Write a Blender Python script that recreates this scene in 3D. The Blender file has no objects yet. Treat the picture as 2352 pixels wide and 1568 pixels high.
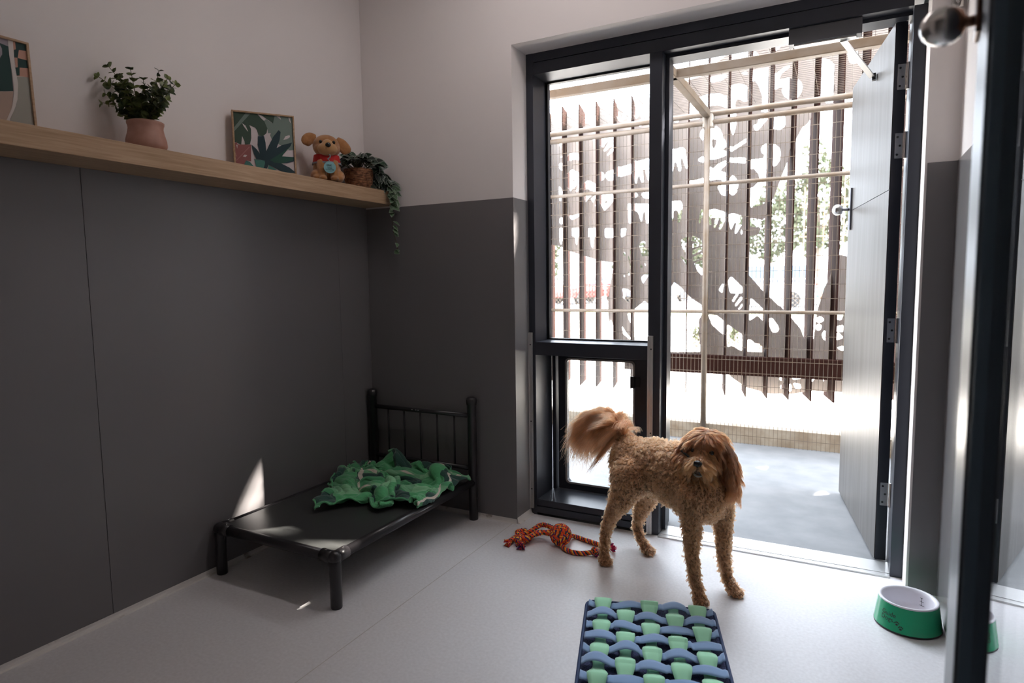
import bpy, bmesh, math, random
import numpy as np
from mathutils import Vector, Matrix

# ------------------------------------------------------------------ camera, sky, sun, exposure
SC = bpy.context.scene
COL = SC.collection
CAM = np.array([2.366, -2.7701, 1.2229])
RM = np.array([[0.88450, 0.46636, -0.01344], [-0.03184, 0.08912, 0.99551], [-0.46546, 0.88010, -0.09367]])
FPX, PW, PH = 1456.86, 2352.0, 1568.0
_u, _s, _v = np.linalg.svd(RM); RM = _u @ _v
cd = bpy.data.cameras.new('camera'); cam = bpy.data.objects.new('camera', cd); COL.objects.link(cam)
cd.sensor_width = 36.0; cd.lens = FPX / PW * 36.0; cd.clip_start = 0.02; cd.clip_end = 400
M4 = Matrix.Identity(4)
for i in range(3):
    M4[i][0] = RM[0][i]; M4[i][1] = RM[1][i]; M4[i][2] = -RM[2][i]; M4[i][3] = CAM[i]
cam.matrix_world = M4
cd.dof.use_dof = True; cd.dof.focus_distance = 2.75; cd.dof.aperture_fstop = 3.2
SC.camera = cam
SC.view_settings.view_transform = 'Standard'; SC.view_settings.look = 'None'
SC.view_settings.gamma = 1.0; SC.view_settings.use_curve_mapping = False
SC.view_settings.exposure = 2.85

W = bpy.data.worlds.new('sky'); SC.world = W; W.use_nodes = True
bg = W.node_tree.nodes['Background']
bg.inputs[0].default_value = (0.80, 0.89, 1.0, 1); bg.inputs[1].default_value = 2.3

SUN = Vector((1.17, 1.0, 1.45))
ld = bpy.data.lights.new('sun', 'SUN'); ld.energy = 8.0; ld.angle = math.radians(0.6); ld.color = (1.0, 0.93, 0.84)
sun = bpy.data.objects.new('sun', ld); COL.objects.link(sun)
sun.rotation_euler = SUN.to_track_quat('Z', 'Y').to_euler(); sun.location = (6, 6, 8)
pl = bpy.data.lights.new('opening_portal', 'AREA'); pl.shape = 'RECTANGLE'; pl.size = 1.72; pl.size_y = 2.36
pl.cycles.is_portal = True
po = bpy.data.objects.new('opening_portal', pl); COL.objects.link(po); po.location = (1.75, 0.42, 1.18)
po.rotation_euler = (math.radians(-90), 0, 0)
cyc = SC.cycles
cyc.max_bounces = 10; cyc.diffuse_bounces = 5; cyc.glossy_bounces = 5; cyc.transmission_bounces = 6; cyc.transparent_max_bounces = 16
cyc.caustics_reflective = False; cyc.caustics_refractive = False; cyc.sample_clamp_indirect = 6.0
cyc.use_denoising = True

# ------------------------------------------------------------------ helpers
RNG = np.random.default_rng(7)
R_ = random.Random(5)

def ray(u, v):
    d = RM.T @ np.array([(u - PW / 2) / FPX, (PH / 2 - v) / FPX, 1.0]); return d / np.linalg.norm(d)
def at(u, v, ax, val):
    d = ray(u, v); return CAM + d * ((val - CAM[ax]) / d[ax])

def new_mat(name, color=(.8, .8, .8), rough=.5, metal=0.0, spec=.5, sheen=0, coat=0):
    m = bpy.data.materials.new(name); m.use_nodes = True
    b = m.node_tree.nodes['Principled BSDF']
    b.inputs['Base Color'].default_value = (*color, 1); b.inputs['Roughness'].default_value = rough
    b.inputs['Metallic'].default_value = metal; b.inputs['Specular IOR Level'].default_value = spec
    b.inputs['Sheen Weight'].default_value = sheen; b.inputs['Coat Weight'].default_value = coat
    return m
def nodes(m): return m.node_tree.nodes, m.node_tree.links, m.node_tree.nodes['Principled BSDF']
def noise_node(m, scale, detail=3, stretch=(1, 1, 1), coord='Object', rough=.5, distortion=0):
    N, L, b = nodes(m)
    tc = N.new('ShaderNodeTexCoord'); mp = N.new('ShaderNodeMapping'); mp.inputs['Scale'].default_value = stretch
    nz = N.new('ShaderNodeTexNoise'); nz.inputs['Scale'].default_value = scale; nz.inputs['Detail'].default_value = detail
    nz.inputs['Roughness'].default_value = rough; nz.inputs['Distortion'].default_value = distortion
    L.new(tc.outputs[coord], mp.inputs[0]); L.new(mp.outputs[0], nz.inputs['Vector']); return nz
def ramp(m, src, stops):
    N, L, b = nodes(m); r = N.new('ShaderNodeValToRGB'); e = r.color_ramp.elements
    while len(e) < len(stops): e.new(.5)
    for k, (p, c) in enumerate(stops): e[k].position = p; e[k].color = (*c, 1)
    L.new(src, r.inputs[0]); return r
def color_noise(m, c1, c2, scale, detail=3, stretch=(1, 1, 1), lo=.35, hi=.65, coord='Object', distortion=0):
    nz = noise_node(m, scale, detail, stretch, coord, distortion=distortion); r = ramp(m, nz.outputs['Fac'], [(lo, c1), (hi, c2)])
    m.node_tree.links.new(r.outputs[0], nodes(m)[2].inputs['Base Color']); return nz
def bump(m, scale, strength=.3, dist=.002, detail=3, stretch=(1, 1, 1), coord='Object'):
    N, L, b = nodes(m); nz = noise_node(m, scale, detail, stretch, coord)
    bp = N.new('ShaderNodeBump'); bp.inputs['Strength'].default_value = strength; bp.inputs['Distance'].default_value = dist
    L.new(nz.outputs['Fac'], bp.inputs['Height']); L.new(bp.outputs[0], b.inputs['Normal'])
def glass_mat(name, tint=(1, 1, 1), haze=0.0, ior=1.5):
    m = bpy.data.materials.new(name); m.use_nodes = True; N = m.node_tree.nodes; L = m.node_tree.links
    N.remove(N['Principled BSDF']); out = N['Material Output']
    t = N.new('ShaderNodeBsdfTransparent'); t.inputs[0].default_value = (*tint, 1)
    g = N.new('ShaderNodeBsdfGlossy'); g.inputs['Roughness'].default_value = .01
    f = N.new('ShaderNodeFresnel'); ge = N.new('ShaderNodeNewGeometry'); mr = N.new('ShaderNodeMapRange')
    mr.inputs['To Min'].default_value = ior; mr.inputs['To Max'].default_value = 1 / ior
    L.new(ge.outputs['Backfacing'], mr.inputs['Value']); L.new(mr.outputs['Result'], f.inputs[0])
    mx = N.new('ShaderNodeMixShader'); L.new(f.outputs[0], mx.inputs[0]); L.new(t.outputs[0], mx.inputs[1]); L.new(g.outputs[0], mx.inputs[2])
    last = mx
    if haze:
        d = N.new('ShaderNodeBsdfTranslucent'); d.inputs[0].default_value = (.9, .9, .88, 1)
        m2 = N.new('ShaderNodeMixShader'); m2.inputs[0].default_value = haze
        L.new(mx.outputs[0], m2.inputs[1]); L.new(d.outputs[0], m2.inputs[2]); last = m2
    L.new(last.outputs[0], out.inputs[0]); return m

class MB:
    """collects verts and faces of one mesh"""
    def __init__(s): s.v = []; s.f = []; s.mi = []; s.cur = 0
    def add(s, vs, fs):
        o = len(s.v); s.v.extend([tuple(map(float, p)) for p in vs]); s.f.extend([tuple(i + o for i in f) for f in fs]); s.mi.extend([s.cur] * len(fs)); return s
    def box(s, x0, x1, y0, y1, z0, z1):
        return s.add([(x0, y0, z0), (x1, y0, z0), (x1, y1, z0), (x0, y1, z0), (x0, y0, z1), (x1, y0, z1), (x1, y1, z1), (x0, y1, z1)],
                     [(0, 3, 2, 1), (4, 5, 6, 7), (0, 1, 5, 4), (1, 2, 6, 5), (2, 3, 7, 6), (3, 0, 4, 7)])
    def obb(s, c, ax, ay, az):
        c, ax, ay, az = map(np.array, (c, ax, ay, az))
        vs = [c + i * ax + j * ay + k * az for k in (-1, 1) for (i, j) in ((-1, -1), (1, -1), (1, 1), (-1, 1))]
        return s.add(vs, [(0, 3, 2, 1), (4, 5, 6, 7), (0, 1, 5, 4), (1, 2, 6, 5), (2, 3, 7, 6), (3, 0, 4, 7)])
    def tube(s, pts, r, n=10, cap=True, flat=1.0, up=None):
        P = [np.array(p, float) for p in pts]; rr = r if hasattr(r, '__len__') else [r] * len(P)
        o = len(s.v); prev = None; vs = []
        for i, p in enumerate(P):
            t = (P[min(i + 1, len(P) - 1)] - P[max(i - 1, 0)]); t = t / (np.linalg.norm(t) + 1e-12)
            if prev is None:
                a = np.array(up, float) if up is not None else (np.array((0, 0, 1.0)) if abs(t[2]) < .9 else np.array((1.0, 0, 0)))
            else: a = prev
            a = a - t * np.dot(a, t); a /= np.linalg.norm(a) + 1e-12; b = np.cross(t, a); prev = a
            for k in range(n):
                q = 2 * math.pi * k / n; vs.append(p + rr[i] * (a * math.cos(q) * flat + b * math.sin(q)))
        fs = []
        for i in range(len(P) - 1):
            for k in range(n):
                fs.append((i * n + k, i * n + (k + 1) % n, (i + 1) * n + (k + 1) % n, (i + 1) * n + k))
        if cap: fs.append(tuple(range(n - 1, -1, -1))); fs.append(tuple((len(P) - 1) * n + k for k in range(n)))
        return s.add(vs, fs)
    def lathe(s, prof, c, n=32, axis=(0, 0, 1), cap=True):
        c = np.array(c, float); ax = np.array(axis, float); ax /= np.linalg.norm(ax)
        a = np.array((1.0, 0, 0)) if abs(ax[0]) < .9 else np.array((0, 1.0, 0)); a -= ax * np.dot(a, ax); a /= np.linalg.norm(a); b = np.cross(ax, a)
        vs = []
        for r, h in prof:
            for k in range(n):
                q = 2 * math.pi * k / n; vs.append(c + ax * h + r * (a * math.cos(q) + b * math.sin(q)))
        fs = []
        for i in range(len(prof) - 1):
            for k in range(n): fs.append((i * n + k, i * n + (k + 1) % n, (i + 1) * n + (k + 1) % n, (i + 1) * n + k))
        if cap: fs.append(tuple(range(n - 1, -1, -1))); fs.append(tuple((len(prof) - 1) * n + k for k in range(n)))
        return s.add(vs, fs)
    def ell(s, c, r, rot=None, nu=20, nv=12):
        c = np.array(c, float); r = np.array(r, float) if hasattr(r, '__len__') else np.array([r] * 3, float)
        vs = []; 
        for i in range(nv + 1):
            th = math.pi * i / nv
            for k in range(nu):
                ph = 2 * math.pi * k / nu; vs.append(np.array((math.sin(th) * math.cos(ph), math.sin(th) * math.sin(ph), math.cos(th))) * r)
        vs = np.array(vs)
        if rot is not None: vs = vs @ np.array(rot, float).T
        fs = [(i * nu + k, (i + 1) * nu + k, (i + 1) * nu + (k + 1) % nu, i * nu + (k + 1) % nu) for i in range(nv) for k in range(nu)]
        return s.add(vs + c, fs)
    def prism(s, poly, d0, d1, ax=2):
        """2-D polygon extruded along axis ax (poly given in the two other axes in order)"""
        n = len(poly); vs = []
        for d in (d0, d1):
            for p in poly:
                q = [p[0], p[1]]; q.insert(ax, d); vs.append(q)
        fs = [tuple(range(n - 1, -1, -1)), tuple(range(n, 2 * n))] + [(i, (i + 1) % n, n + (i + 1) % n, n + i) for i in range(n)]
        return s.add(vs, fs)
    def build(s, name, mat, parent=None, smooth=False, bevel=0, seg=2, subsurf=0, fix=False):
        me = bpy.data.meshes.new(name)
        off = np.array(parent_world(parent)) if parent is not None else np.zeros(3)
        V = np.array(s.v, float) - off
        me.from_pydata(V.tolist(), [], s.f)
        mats = mat if isinstance(mat, (list, tuple)) else [mat]
        for m in mats: me.materials.append(m)
        if len(mats) > 1: me.polygons.foreach_set('material_index', s.mi)
        if fix:
            bm = bmesh.new(); bm.from_mesh(me); bmesh.ops.remove_doubles(bm, verts=bm.verts, dist=1e-5)
            bmesh.ops.recalc_face_normals(bm, faces=bm.faces); bm.to_mesh(me); bm.free()
        if smooth: me.polygons.foreach_set('use_smooth', [True] * len(me.polygons))
        me.update()
        o = bpy.data.objects.new(name, me); COL.objects.link(o)
        if parent is not None: o.parent = parent
        if bevel:
            md = o.modifiers.new('bevel', 'BEVEL'); md.width = bevel; md.segments = seg; md.limit_method = 'ANGLE'; md.angle_limit = math.radians(40)
        if subsurf:
            md = o.modifiers.new('sub', 'SUBSURF'); md.levels = subsurf; md.render_levels = subsurf
        return o

def parent_world(p):
    v = Vector((0, 0, 0))
    while p is not None: v += p.location; p = p.parent
    return v
def tag(o, label=None, cat=None, group=None, kind=None):
    if label: o['label'] = label
    if cat: o['category'] = cat
    if group: o['group'] = group
    if kind: o['kind'] = kind
    return o
def thing(name, loc, label=None, cat=None, group=None, kind=None):
    o = bpy.data.objects.new(name, None); COL.objects.link(o); o.location = loc; o.empty_display_size = .05
    return tag(o, label, cat, group, kind)
def catmull(P, n=8, closed=False):
    P = [np.array(p, float) for p in P]; out = []; m = len(P)
    for i in range(m if closed else m - 1):
        p0 = P[(i - 1) % m] if (closed or i > 0) else P[0] * 2 - P[1]; p1 = P[i]; p2 = P[(i + 1) % m]
        p3 = P[(i + 2) % m] if (closed or i + 2 < m) else P[-1] * 2 - P[-2]
        for k in range(n):
            t = k / n; out.append(.5 * (2 * p1 + (p2 - p0) * t + (2 * p0 - 5 * p1 + 4 * p2 - p3) * t * t + (3 * p1 - p0 - 3 * p2 + p3) * t ** 3))
    if not closed: out.append(P[-1])
    return out
def rotz(a): c, s = math.cos(a), math.sin(a); return np.array([[c, -s, 0], [s, c, 0], [0, 0, 1.0]])
def font_mesh(text, size, extrude=0.0):
    cu = bpy.data.curves.new('lettering', 'FONT'); cu.body = text; cu.size = size; cu.extrude = extrude; cu.resolution_u = 3
    o = bpy.data.objects.new('lettering', cu); COL.objects.link(o)
    dg = bpy.context.evaluated_depsgraph_get(); me = bpy.data.meshes.new_from_object(o.evaluated_get(dg))
    vs = np.array([v.co[:] for v in me.vertices]); fs = [tuple(p.vertices) for p in me.polygons]
    bpy.data.objects.remove(o); bpy.data.curves.remove(cu); bpy.data.meshes.remove(me)
    return vs, fs
def in_poly(X, Y, poly):
    inside = np.zeros(X.shape, bool); n = len(poly); j = n - 1
    for i in range(n):
        xi, yi = poly[i]; xj, yj = poly[j]
        if yi != yj:
            c = ((yi > Y) != (yj > Y)) & (X < (xj - xi) * (Y - yi) / (yj - yi) + xi); inside ^= c
        j = i
    return inside
def contour_mesh(field, x0, z0, h, y0, y1, mb):
    """marching squares on field>0.5, extruded between y0 and y1 (sheet in the xz plane)"""
    nz, nx = field.shape; cache = {}
    def vid(key, x, z):
        if key not in cache:
            cache[key] = len(mb.v); mb.v.append((x, y0, z)); mb.v.append((x, y1, z))
        return cache[key]
    def corner(i, j): return vid(('c', i, j), x0 + i * h, z0 + j * h)
    def hedge(i, j):
        a, b = field[j, i], field[j, i + 1]; t = (0.5 - a) / (b - a); return vid(('h', i, j), x0 + (i + t) * h, z0 + j * h)
    def vedge(i, j):
        a, b = field[j, i], field[j + 1, i]; t = (0.5 - a) / (b - a); return vid(('v', i, j), x0 + i * h, z0 + (j + t) * h)
    F = field > .5
    full = F[:-1, :-1] & F[:-1, 1:] & F[1:, :-1] & F[1:, 1:]; none = ~(F[:-1, :-1] | F[:-1, 1:] | F[1:, :-1] | F[1:, 1:])
    def face(ids):
        mb.f.append(tuple(ids)); mb.f.append(tuple(i + 1 for i in reversed(ids))); mb.mi.extend([mb.cur] * 2)
    for j in range(nz - 1):
        i = 0
        while i < nx - 1:
            if full[j, i]:
                k = i
                while k < nx - 1 and full[j, k]: k += 1
                face([corner(i, j), corner(k, j), corner(k, j + 1), corner(i, j + 1)]); i = k; continue
            if not none[j, i]:
                a, b, c, d = F[j, i], F[j, i + 1], F[j + 1, i + 1], F[j + 1, i]
                ring = []
                if a: ring.append(('p', corner(i, j)))
                if a != b: ring.append(('e', hedge(i, j)))
                if b: ring.append(('p', corner(i + 1, j)))
                if b != c: ring.append(('e', vedge(i + 1, j)))
                if c: ring.append(('p', corner(i + 1, j + 1)))
                if c != d: ring.append(('e', hedge(i, j + 1)))
                if d: ring.append(('p', corner(i, j + 1)))
                if d != a: ring.append(('e', vedge(i, j)))
                ids = [q[1] for q in ring]
                if len(ids) >= 3: face(ids)
                es = [k for k, q in enumerate(ring) if q[0] == 'e']
                n = len(ring)
                for k in es:
                    if ring[(k + 1) % n][0] == 'e':
                        p, q = ring[k][1], ring[(k + 1) % n][1]
                        mb.f.append((p, p + 1, q + 1, q)); mb.mi.append(mb.cur)
            i += 1
def blur(a, n=1):
    for _ in range(n):
        p = np.pad(a, 1, mode='edge'); a = (p[:-2, 1:-1] + p[2:, 1:-1] + p[1:-1, :-2] + p[1:-1, 2:] + 4 * p[1:-1, 1:-1]) / 8
    return a

# ------------------------------------------------------------------ materials
M = {}
M['white_wall'] = new_mat('white_wall', (.745, .695, .678), .6, spec=.3); bump(M['white_wall'], 300, .05, .0005)
M['grey_dado'] = new_mat('grey_dado', (.158, .148, .150), .36, spec=.45); bump(M['grey_dado'], 260, .04, .0004)
M['floor'] = new_mat('vinyl_floor', (.62, .60, .585), .38, spec=.3)
color_noise(M['floor'], (.67, .65, .655), (.75, .735, .745), 90, 4, lo=.3, hi=.7); bump(M['floor'], 240, .06, .0006)
M['skirting'] = new_mat('vinyl_coving', (.66, .63, .60), .4)
color_noise(M['skirting'], (.25, .20, .16), (.66, .63, .60), 14, 5, lo=.30, hi=.40)
M['ceiling'] = new_mat('ceiling_white', (.75, .74, .72), .7)
M['frame'] = new_mat('charcoal_aluminium', (.040, .043, .055), .32, metal=.35, spec=.5); bump(M['frame'], 500, .04, .0003)
M['alu'] = new_mat('mill_aluminium', (.62, .61, .60), .38, metal=.75); 
M['steel'] = new_mat('brushed_steel', (.62, .60, .58), .22, metal=1.0)
M['silver'] = new_mat('galvanised_door_sheet', (.3, .3, .31), .42, metal=.2, spec=.3)
color_noise(M['silver'], (.074, .066, .060), (.108, .101, .096), 5, 3, (6, 6, .35), .3, .7)
M['black'] = new_mat('black_metal', (.012, .012, .014), .4)
M['glass'] = glass_mat('clear_glass'); M['flap'] = glass_mat('scuffed_clear_plastic', (.95, .95, .94), .025)
M['oak'] = new_mat('oak_veneer', (.42, .27, .16), .45, spec=.35)
color_noise(M['oak'], (.36, .225, .125), (.52, .355, .225), 16, 6, (9, .35, 9), .3, .7, distortion=.6); bump(M['oak'], 60, .08, .0006, stretch=(9, .3, 9))
M['brown'] = new_mat('brown_painted_steel', (.030, .0125, .0095), .9, spec=.05)
M['screen'] = new_mat('grey_brown_perforated_sheet', (.85, .765, .71), .6, spec=.3)
M['mesh'] = new_mat('galvanised_fence', (.52, .42, .32), .5, metal=.2)
color_noise(M['mesh'], (.13, .088, .053), (.165, .13, .10), 8, 4)
M['concrete'] = new_mat('grey_concrete', (.16, .16, .165), .6); color_noise(M['concrete'], (.125, .128, .132), (.165, .165, .168), 6, 6)
M['curb'] = new_mat('sandy_plinth', (.36, .27, .18), .85); color_noise(M['curb'], (.27, .205, .14), (.40, .34, .26), 10, 6)
M['gravel'] = new_mat('pale_gravel', (.62, .58, .52), .9); color_noise(M['gravel'], (.55, .50, .44), (.68, .65, .60), 3, 8)
M['asphalt'] = new_mat('asphalt', (.20, .20, .21), .9); color_noise(M['asphalt'], (.17, .17, .18), (.24, .24, .24), 2, 8)
M['grass'] = new_mat('dry_grass', (.30, .32, .14), .9); color_noise(M['grass'], (.22, .27, .08), (.42, .40, .22), 1.5, 8)
# ------------------------------------------------------------------ room shell
XR, YF, HC, HG = 2.70, -2.60, 3.0, 1.6290
RX0, RX1, RT, YB = 0.9177, 2.5985, 2.3414, 0.40      # opening in the back wall
def struct(mb, name, mat, parent=None, **k):
    o = mb.build(name, mat, parent, **k)
    if parent is None: tag(o, kind='structure')
    return o
fl = struct(MB().box(-.15, XR + .15, -4.6, .155, -.10, 0), 'floor', M['floor'])
tag(fl, 'pale speckled vinyl floor of the kennel room', 'floor')
seam = new_mat('floor_weld', (.54, .50, .47), .5)
struct(MB().box(.895, .898, YF, 0, -.0005, .0005), 'weld_seam', seam, fl)
tag(struct(MB().box(-.15, XR + .15, -4.6, .45, HC, HC + .1), 'ceiling', M['ceiling']), 'plain white ceiling', 'ceiling')
wl = struct(MB().box(-.15, 0, -4.6, .45, 0, HC), 'wall_left', M['white_wall'])
tag(wl, 'left wall, white above the oak shelf and charcoal panelling below', 'wall')
ys = [YF, -1.483, -.233, -.003]
for i in range(3):
    struct(MB().box(0, .004, ys[i] + .0007, ys[i + 1] - .0007, .022, 1.636), 'dado_panel', M['grey_dado'], wl, bevel=.001)
cv = [(0.0001, 0), (.016, 0), (.009, .004), (.0055, .012), (.0045, .022), (.0001, .022)]
struct(MB().prism([(p[0], p[1]) for p in cv], YF, 0, 1), 'coved_skirting', M['skirting'], wl)
wb = MB(); wb.box(-.15, RX0, 0, YB, 0, HC); wb.box(RX1, XR + .15, 0, YB, 0, HC); wb.box(RX0, RX1, 0, YB, RT, HC)
wb = struct(wb, 'wall_back', M['white_wall']); tag(wb, 'back wall around the glazed opening, white over charcoal panelling', 'wall')
struct(MB().box(.004, RX0, -.004, 0, .022, HG), 'dado_panel', M['grey_dado'], wb)
struct(MB().box(RX0, RX0 + .003, -.004, .155, .0, HG), 'dado_panel', M['grey_dado'], wb)
struct(MB().box(RX1 + .008, XR - .004, -.004, 0, .022, HG), 'dado_panel', M['grey_dado'], wb)
struct(MB().prism([(-.0001, 0), (-.016, 0), (-.009, .004), (-.0055, .012), (-.0045, .022), (-.0001, .022)], .004, RX0, 0), 'coved_skirting', M['skirting'], wb)
struct(MB().prism([(RX0 + .0031, 0), (RX0 + .022, 0), (RX0 + .010, .006), (RX0 + .005, .022), (RX0 + .0031, .03)], -.004, .155, 1), 'coved_skirting', M['skirting'], wb)
wr = struct(MB().box(XR, XR + .15, -4.6, .0, 0, HC), 'wall_right', M['white_wall']); tag(wr, 'right wall seen edge-on beside the glass door, white over glossy charcoal', 'wall')
gl = new_mat('glossy_dado', (.158, .148, .150), .26, spec=.9, coat=.6); gl.node_tree.nodes['Principled BSDF'].inputs['Coat Roughness'].default_value = .22
struct(MB().box(XR - .004, XR, YF, 0, .022, HG), 'dado_panel', gl, wr)
wf = MB(); wf.box(-.15, 1.45, YF - .12, YF, 0, HC); wf.box(2.50, XR + .15, YF - .12, YF, 0, HC); wf.box(1.45, 2.50, YF - .12, YF, 2.3, HC)
tag(struct(wf, 'wall_front', M['white_wall']), 'wall with the doorway behind the viewer', 'wall')
tag(struct(MB().box(-.15, XR + .15, -4.75, -4.6, 0, HC), 'wall_corridor', M['white_wall']), 'far wall of the corridor', 'wall')

# ------------------------------------------------------------------ aluminium frame with fixed window and dog flap
FY0, FY1 = .155, .36
w1 = thing('window_1', (1.25, .155, 0), 'tall dark aluminium frame with fixed glass pane above the dog flap', 'window', kind='structure')
f = MB()
f.box(.8995, .955, FY0, FY1, .0, 2.35); f.box(.955, 2.555, FY0, FY1, 2.24, 2.296); f.box(.955, 2.5985, FY0 + .002, FY1, 2.299, 2.35)
f.box(1.542, 1.60, FY0, FY1, 0, 2.24); f.box(2.555, 2.5985, FY0, FY1, 0, 2.24)
f.box(.955, 1.542, FY0, FY1 + .05, .846, .914)
f.build('frame', M['frame'], w1, bevel=.0015)
MB().box(.955, 1.542, .298, .304, .914, 2.24).build('glass_pane', M['glass'], w1)
b = MB()
for (x0, x1, z0, z1) in ((.955, .967, .914, 2.24), (1.530, 1.542, .914, 2.24), (.967, 1.530, .914, .922), (.967, 1.530, 2.232, 2.24)): b.box(x0, x1, .304, .325, z0, z1)
b.build('glazing_bead', M['black'], w1)
for x0, x1 in ((.903, .940), (1.543, 1.569)):
    a = MB(); a.box(x0, x1, FY0 - .012, FY0, .035 if x0 < 1 else .004, .962); a.box((x0 + x1) / 2 - .002, (x0 + x1) / 2 + .002, FY0 - .016, FY0 - .012, .035 if x0 < 1 else .004, .962)
    tr = a.build('guide_channel', M['alu'], w1, bevel=.001)
    sc = MB()
    for z in (.14, .50, .90): sc.lathe([(.0035, 0), (.0035, .002)], (x1 - .008, FY0 - .0121, z), 10, (0, -1, 0))
    sc.build('screw', M['black'], tr)
s = MB(); s.box(.955, 1.542, FY0, FY1 + .05, .012, .046); s.box(.955, 1.542, FY0 + .004, FY1 + .05, .049, .082); s.build('sill', M['frame'], w1, bevel=.0015)
j = MB(); j.box(.956, .976, FY1, .42, .082, .846); j.box(1.48, 1.542, FY1 + .01, .42, .082, .846); j.build('recess_lining', M['frame'], w1)

df = thing('dog_flap', (1.23, .39, .082), 'low framed dog door with a scuffed clear plastic flap', 'dog door')
YP = .39; X0, X1, Z0, Z1 = .984, 1.478, .084, .842; ix0, ix1, iz0, iz1 = 1.030, 1.411, .086 + .035, .806
def rrect(x0, x1, z0, z1, r, n=6):
    o = []
    for cx, cz, a0 in ((x1 - r, z1 - r, 0), (x0 + r, z1 - r, 90), (x0 + r, z0 + r, 180), (x1 - r, z0 + r, 270)):
        for k in range(n + 1):
            q = math.radians(a0 + 90 * k / n); o.append((cx + r * math.cos(q), cz + r * math.sin(q)))
    return o
def ring(mb, outer, inner, y0, y1):
    n = len(outer); vs = [(p[0], y, p[1]) for y in (y0, y1) for lp in (outer, inner) for p in lp]; fs = []
    for i in range(n):
        k = (i + 1) % n
        fs += [(i, n + i, n + k, k), (2 * n + i, 2 * n + k, 3 * n + k, 3 * n + i), (i, k, 2 * n + k, 2 * n + i), (n + i, 3 * n + i, 3 * n + k, n + k)]
    mb.add(vs, fs)
mb = MB(); ring(mb, rrect(X0, X1, Z0, Z1, .002), rrect(ix0, ix1, iz0, iz1, .022), YP - .012, YP + .025); mb.build('panel_frame', M['frame'], df, fix=True)
mb = MB(); ring(mb, rrect(ix0 - .004, ix1 + .004, iz0 - .004, iz1 + .004, .024), rrect(ix0 + .006, ix1 - .006, iz0 + .006, iz1 - .006, .018), YP - .017, YP - .0125); mb.build('seal', new_mat('grey_rubber_seal', (.30, .29, .28), .5), df, fix=True)
MB().prism(rrect(ix0 - .002, ix1 + .002, iz0 - .002, iz1 + .002, .02), YP + .004, YP + .009, 1).build('flap', M['flap'], df)
for z in (.70, .36):
    h = MB(); h.box(ix1 - .020, ix1 + .004, YP - .026, YP - .013, z - .030, z + .030); h.box(ix1 + .006, ix1 + .030, YP - .018, YP - .0125, z - .026, z + .026)
    h.build('latch', M['black'], df, bevel=.002)

# ------------------------------------------------------------------ door to the run
d1 = thing('door_1', (2.51, .29, 0), 'open silver clad door swung out into the run', 'door', kind='structure')
HX, HY, TH = 2.504, .292, .043
dv = np.array((-.158, .987)); dv /= np.linalg.norm(dv); nv = np.array((dv[1], -dv[0]))    # along the leaf, and to its right face
def leaf_box(mb, a0, a1, n0, n1, z0, z1):
    c = np.array((HX, HY)) + dv * (a0 + a1) / 2 + nv * (n0 + n1) / 2
    return mb.obb((c[0], c[1], (z0 + z1) / 2), (*(dv * (a1 - a0) / 2), 0), (*(-nv * (n1 - n0) / 2), 0), (0, 0, (z1 - z0) / 2))
LW, LT = .925, 2.235
leaf_box(MB(), 0, LW, .002, TH, .008, LT).build('leaf', M['frame'], d1, bevel=.001)
q = MB(); leaf_box(q, .0, LW, -.001, .0015, .012, 1.575); leaf_box(q, .0, LW, -.001, .0015, 1.578, LT - .003); q.build('cladding_sheet', M['silver'], d1)
for z in (2.02, 1.75, 1.00, .30):
    h = MB(); leaf_box(h, -.003, .0, .012, .041, z - .05, z + .05); h.tube([(HX + nv[0] * TH + .006, HY - .006, z - .052), (HX + nv[0] * TH + .006, HY - .006, z + .052)], .006, 8)
    hh = h.build('hinge', M['steel'], d1)
    sc = MB()
    for k, dz in enumerate((-.035, 0, .035)):
        c = np.array((HX, HY)) + dv * (-.0031) + nv * (.021 + (.009 if k == 1 else 0)); sc.lathe([(.0045, 0), (.0045, .0008)], (c[0], c[1], z + dz), 10, (-dv[0], -dv[1], 0))
    sc.build('screw', M['black'], hh)
KZ = 1.585
def knob(mb, c, ax, st=1.0, k=1.0):
    o_ = .028 * (st - 1); mb.lathe([(r_ * k, h_) for r_, h_ in [(.008, 0), (.008, .028 + o_), (.011, .031 + o_), (.020, .034 + o_), (.0270, .043 + o_), (.0292, .053 + o_), (.028, .063 + o_), (.023, .072 + o_), (.0145, .079 + o_), (.005, .082 + o_)]], c, 28, ax)
c = np.array((HX, HY)) + dv * (LW - .07)
pp = MB(); leaf_box(pp, LW - .10, LW - .04, -.010, -.001, KZ - .11, KZ + .11)
lp = pp.build('lock_plate', new_mat('dark_plate', (.10, .10, .12), .4, metal=.6), d1, bevel=.002)
kb = MB(); knob(kb, (c[0] - nv[0] * .010, c[1] - nv[1] * .010, KZ), (-nv[0], -nv[1], 0)); kb.build('knob', M['steel'], d1, smooth=True)
t = MB(); t.box(1.60, 2.555, .135, .285, -.004, .007); t.box(1.60, 2.555, .165, .170, .007, .009); th = t.build('threshold_plate', M['alu'], d1, bevel=.002)
st = MB(); st.box(1.60, 1.617, .215, .27, .012, 2.24); st.box(1.617, 2.555, .215, .27, 2.226, 2.24)
st.build('door_stop', M['frame'], d1)
dc = thing('door_closer', (2.17, .16, 2.20), 'slim grey overhead door closer under the frame head', 'door closer')
x0, x1 = at(1812, 60, 1, .165)[0], at(1982, 30, 1, .165)[0]
MB().box(x0, x1, .17, .225, 2.178, 2.2395).build('closer_body', new_mat('closer_grey', (.11, .11, .12), .4, metal=.4), dc, bevel=.002)
MB().box(x0 + .02, x1 - .02, .18, .215, 2.172, 2.178).build('slide_rail', M['alu'], dc)
e = np.array((HX, HY)) + dv * .33 - nv * .018
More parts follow.
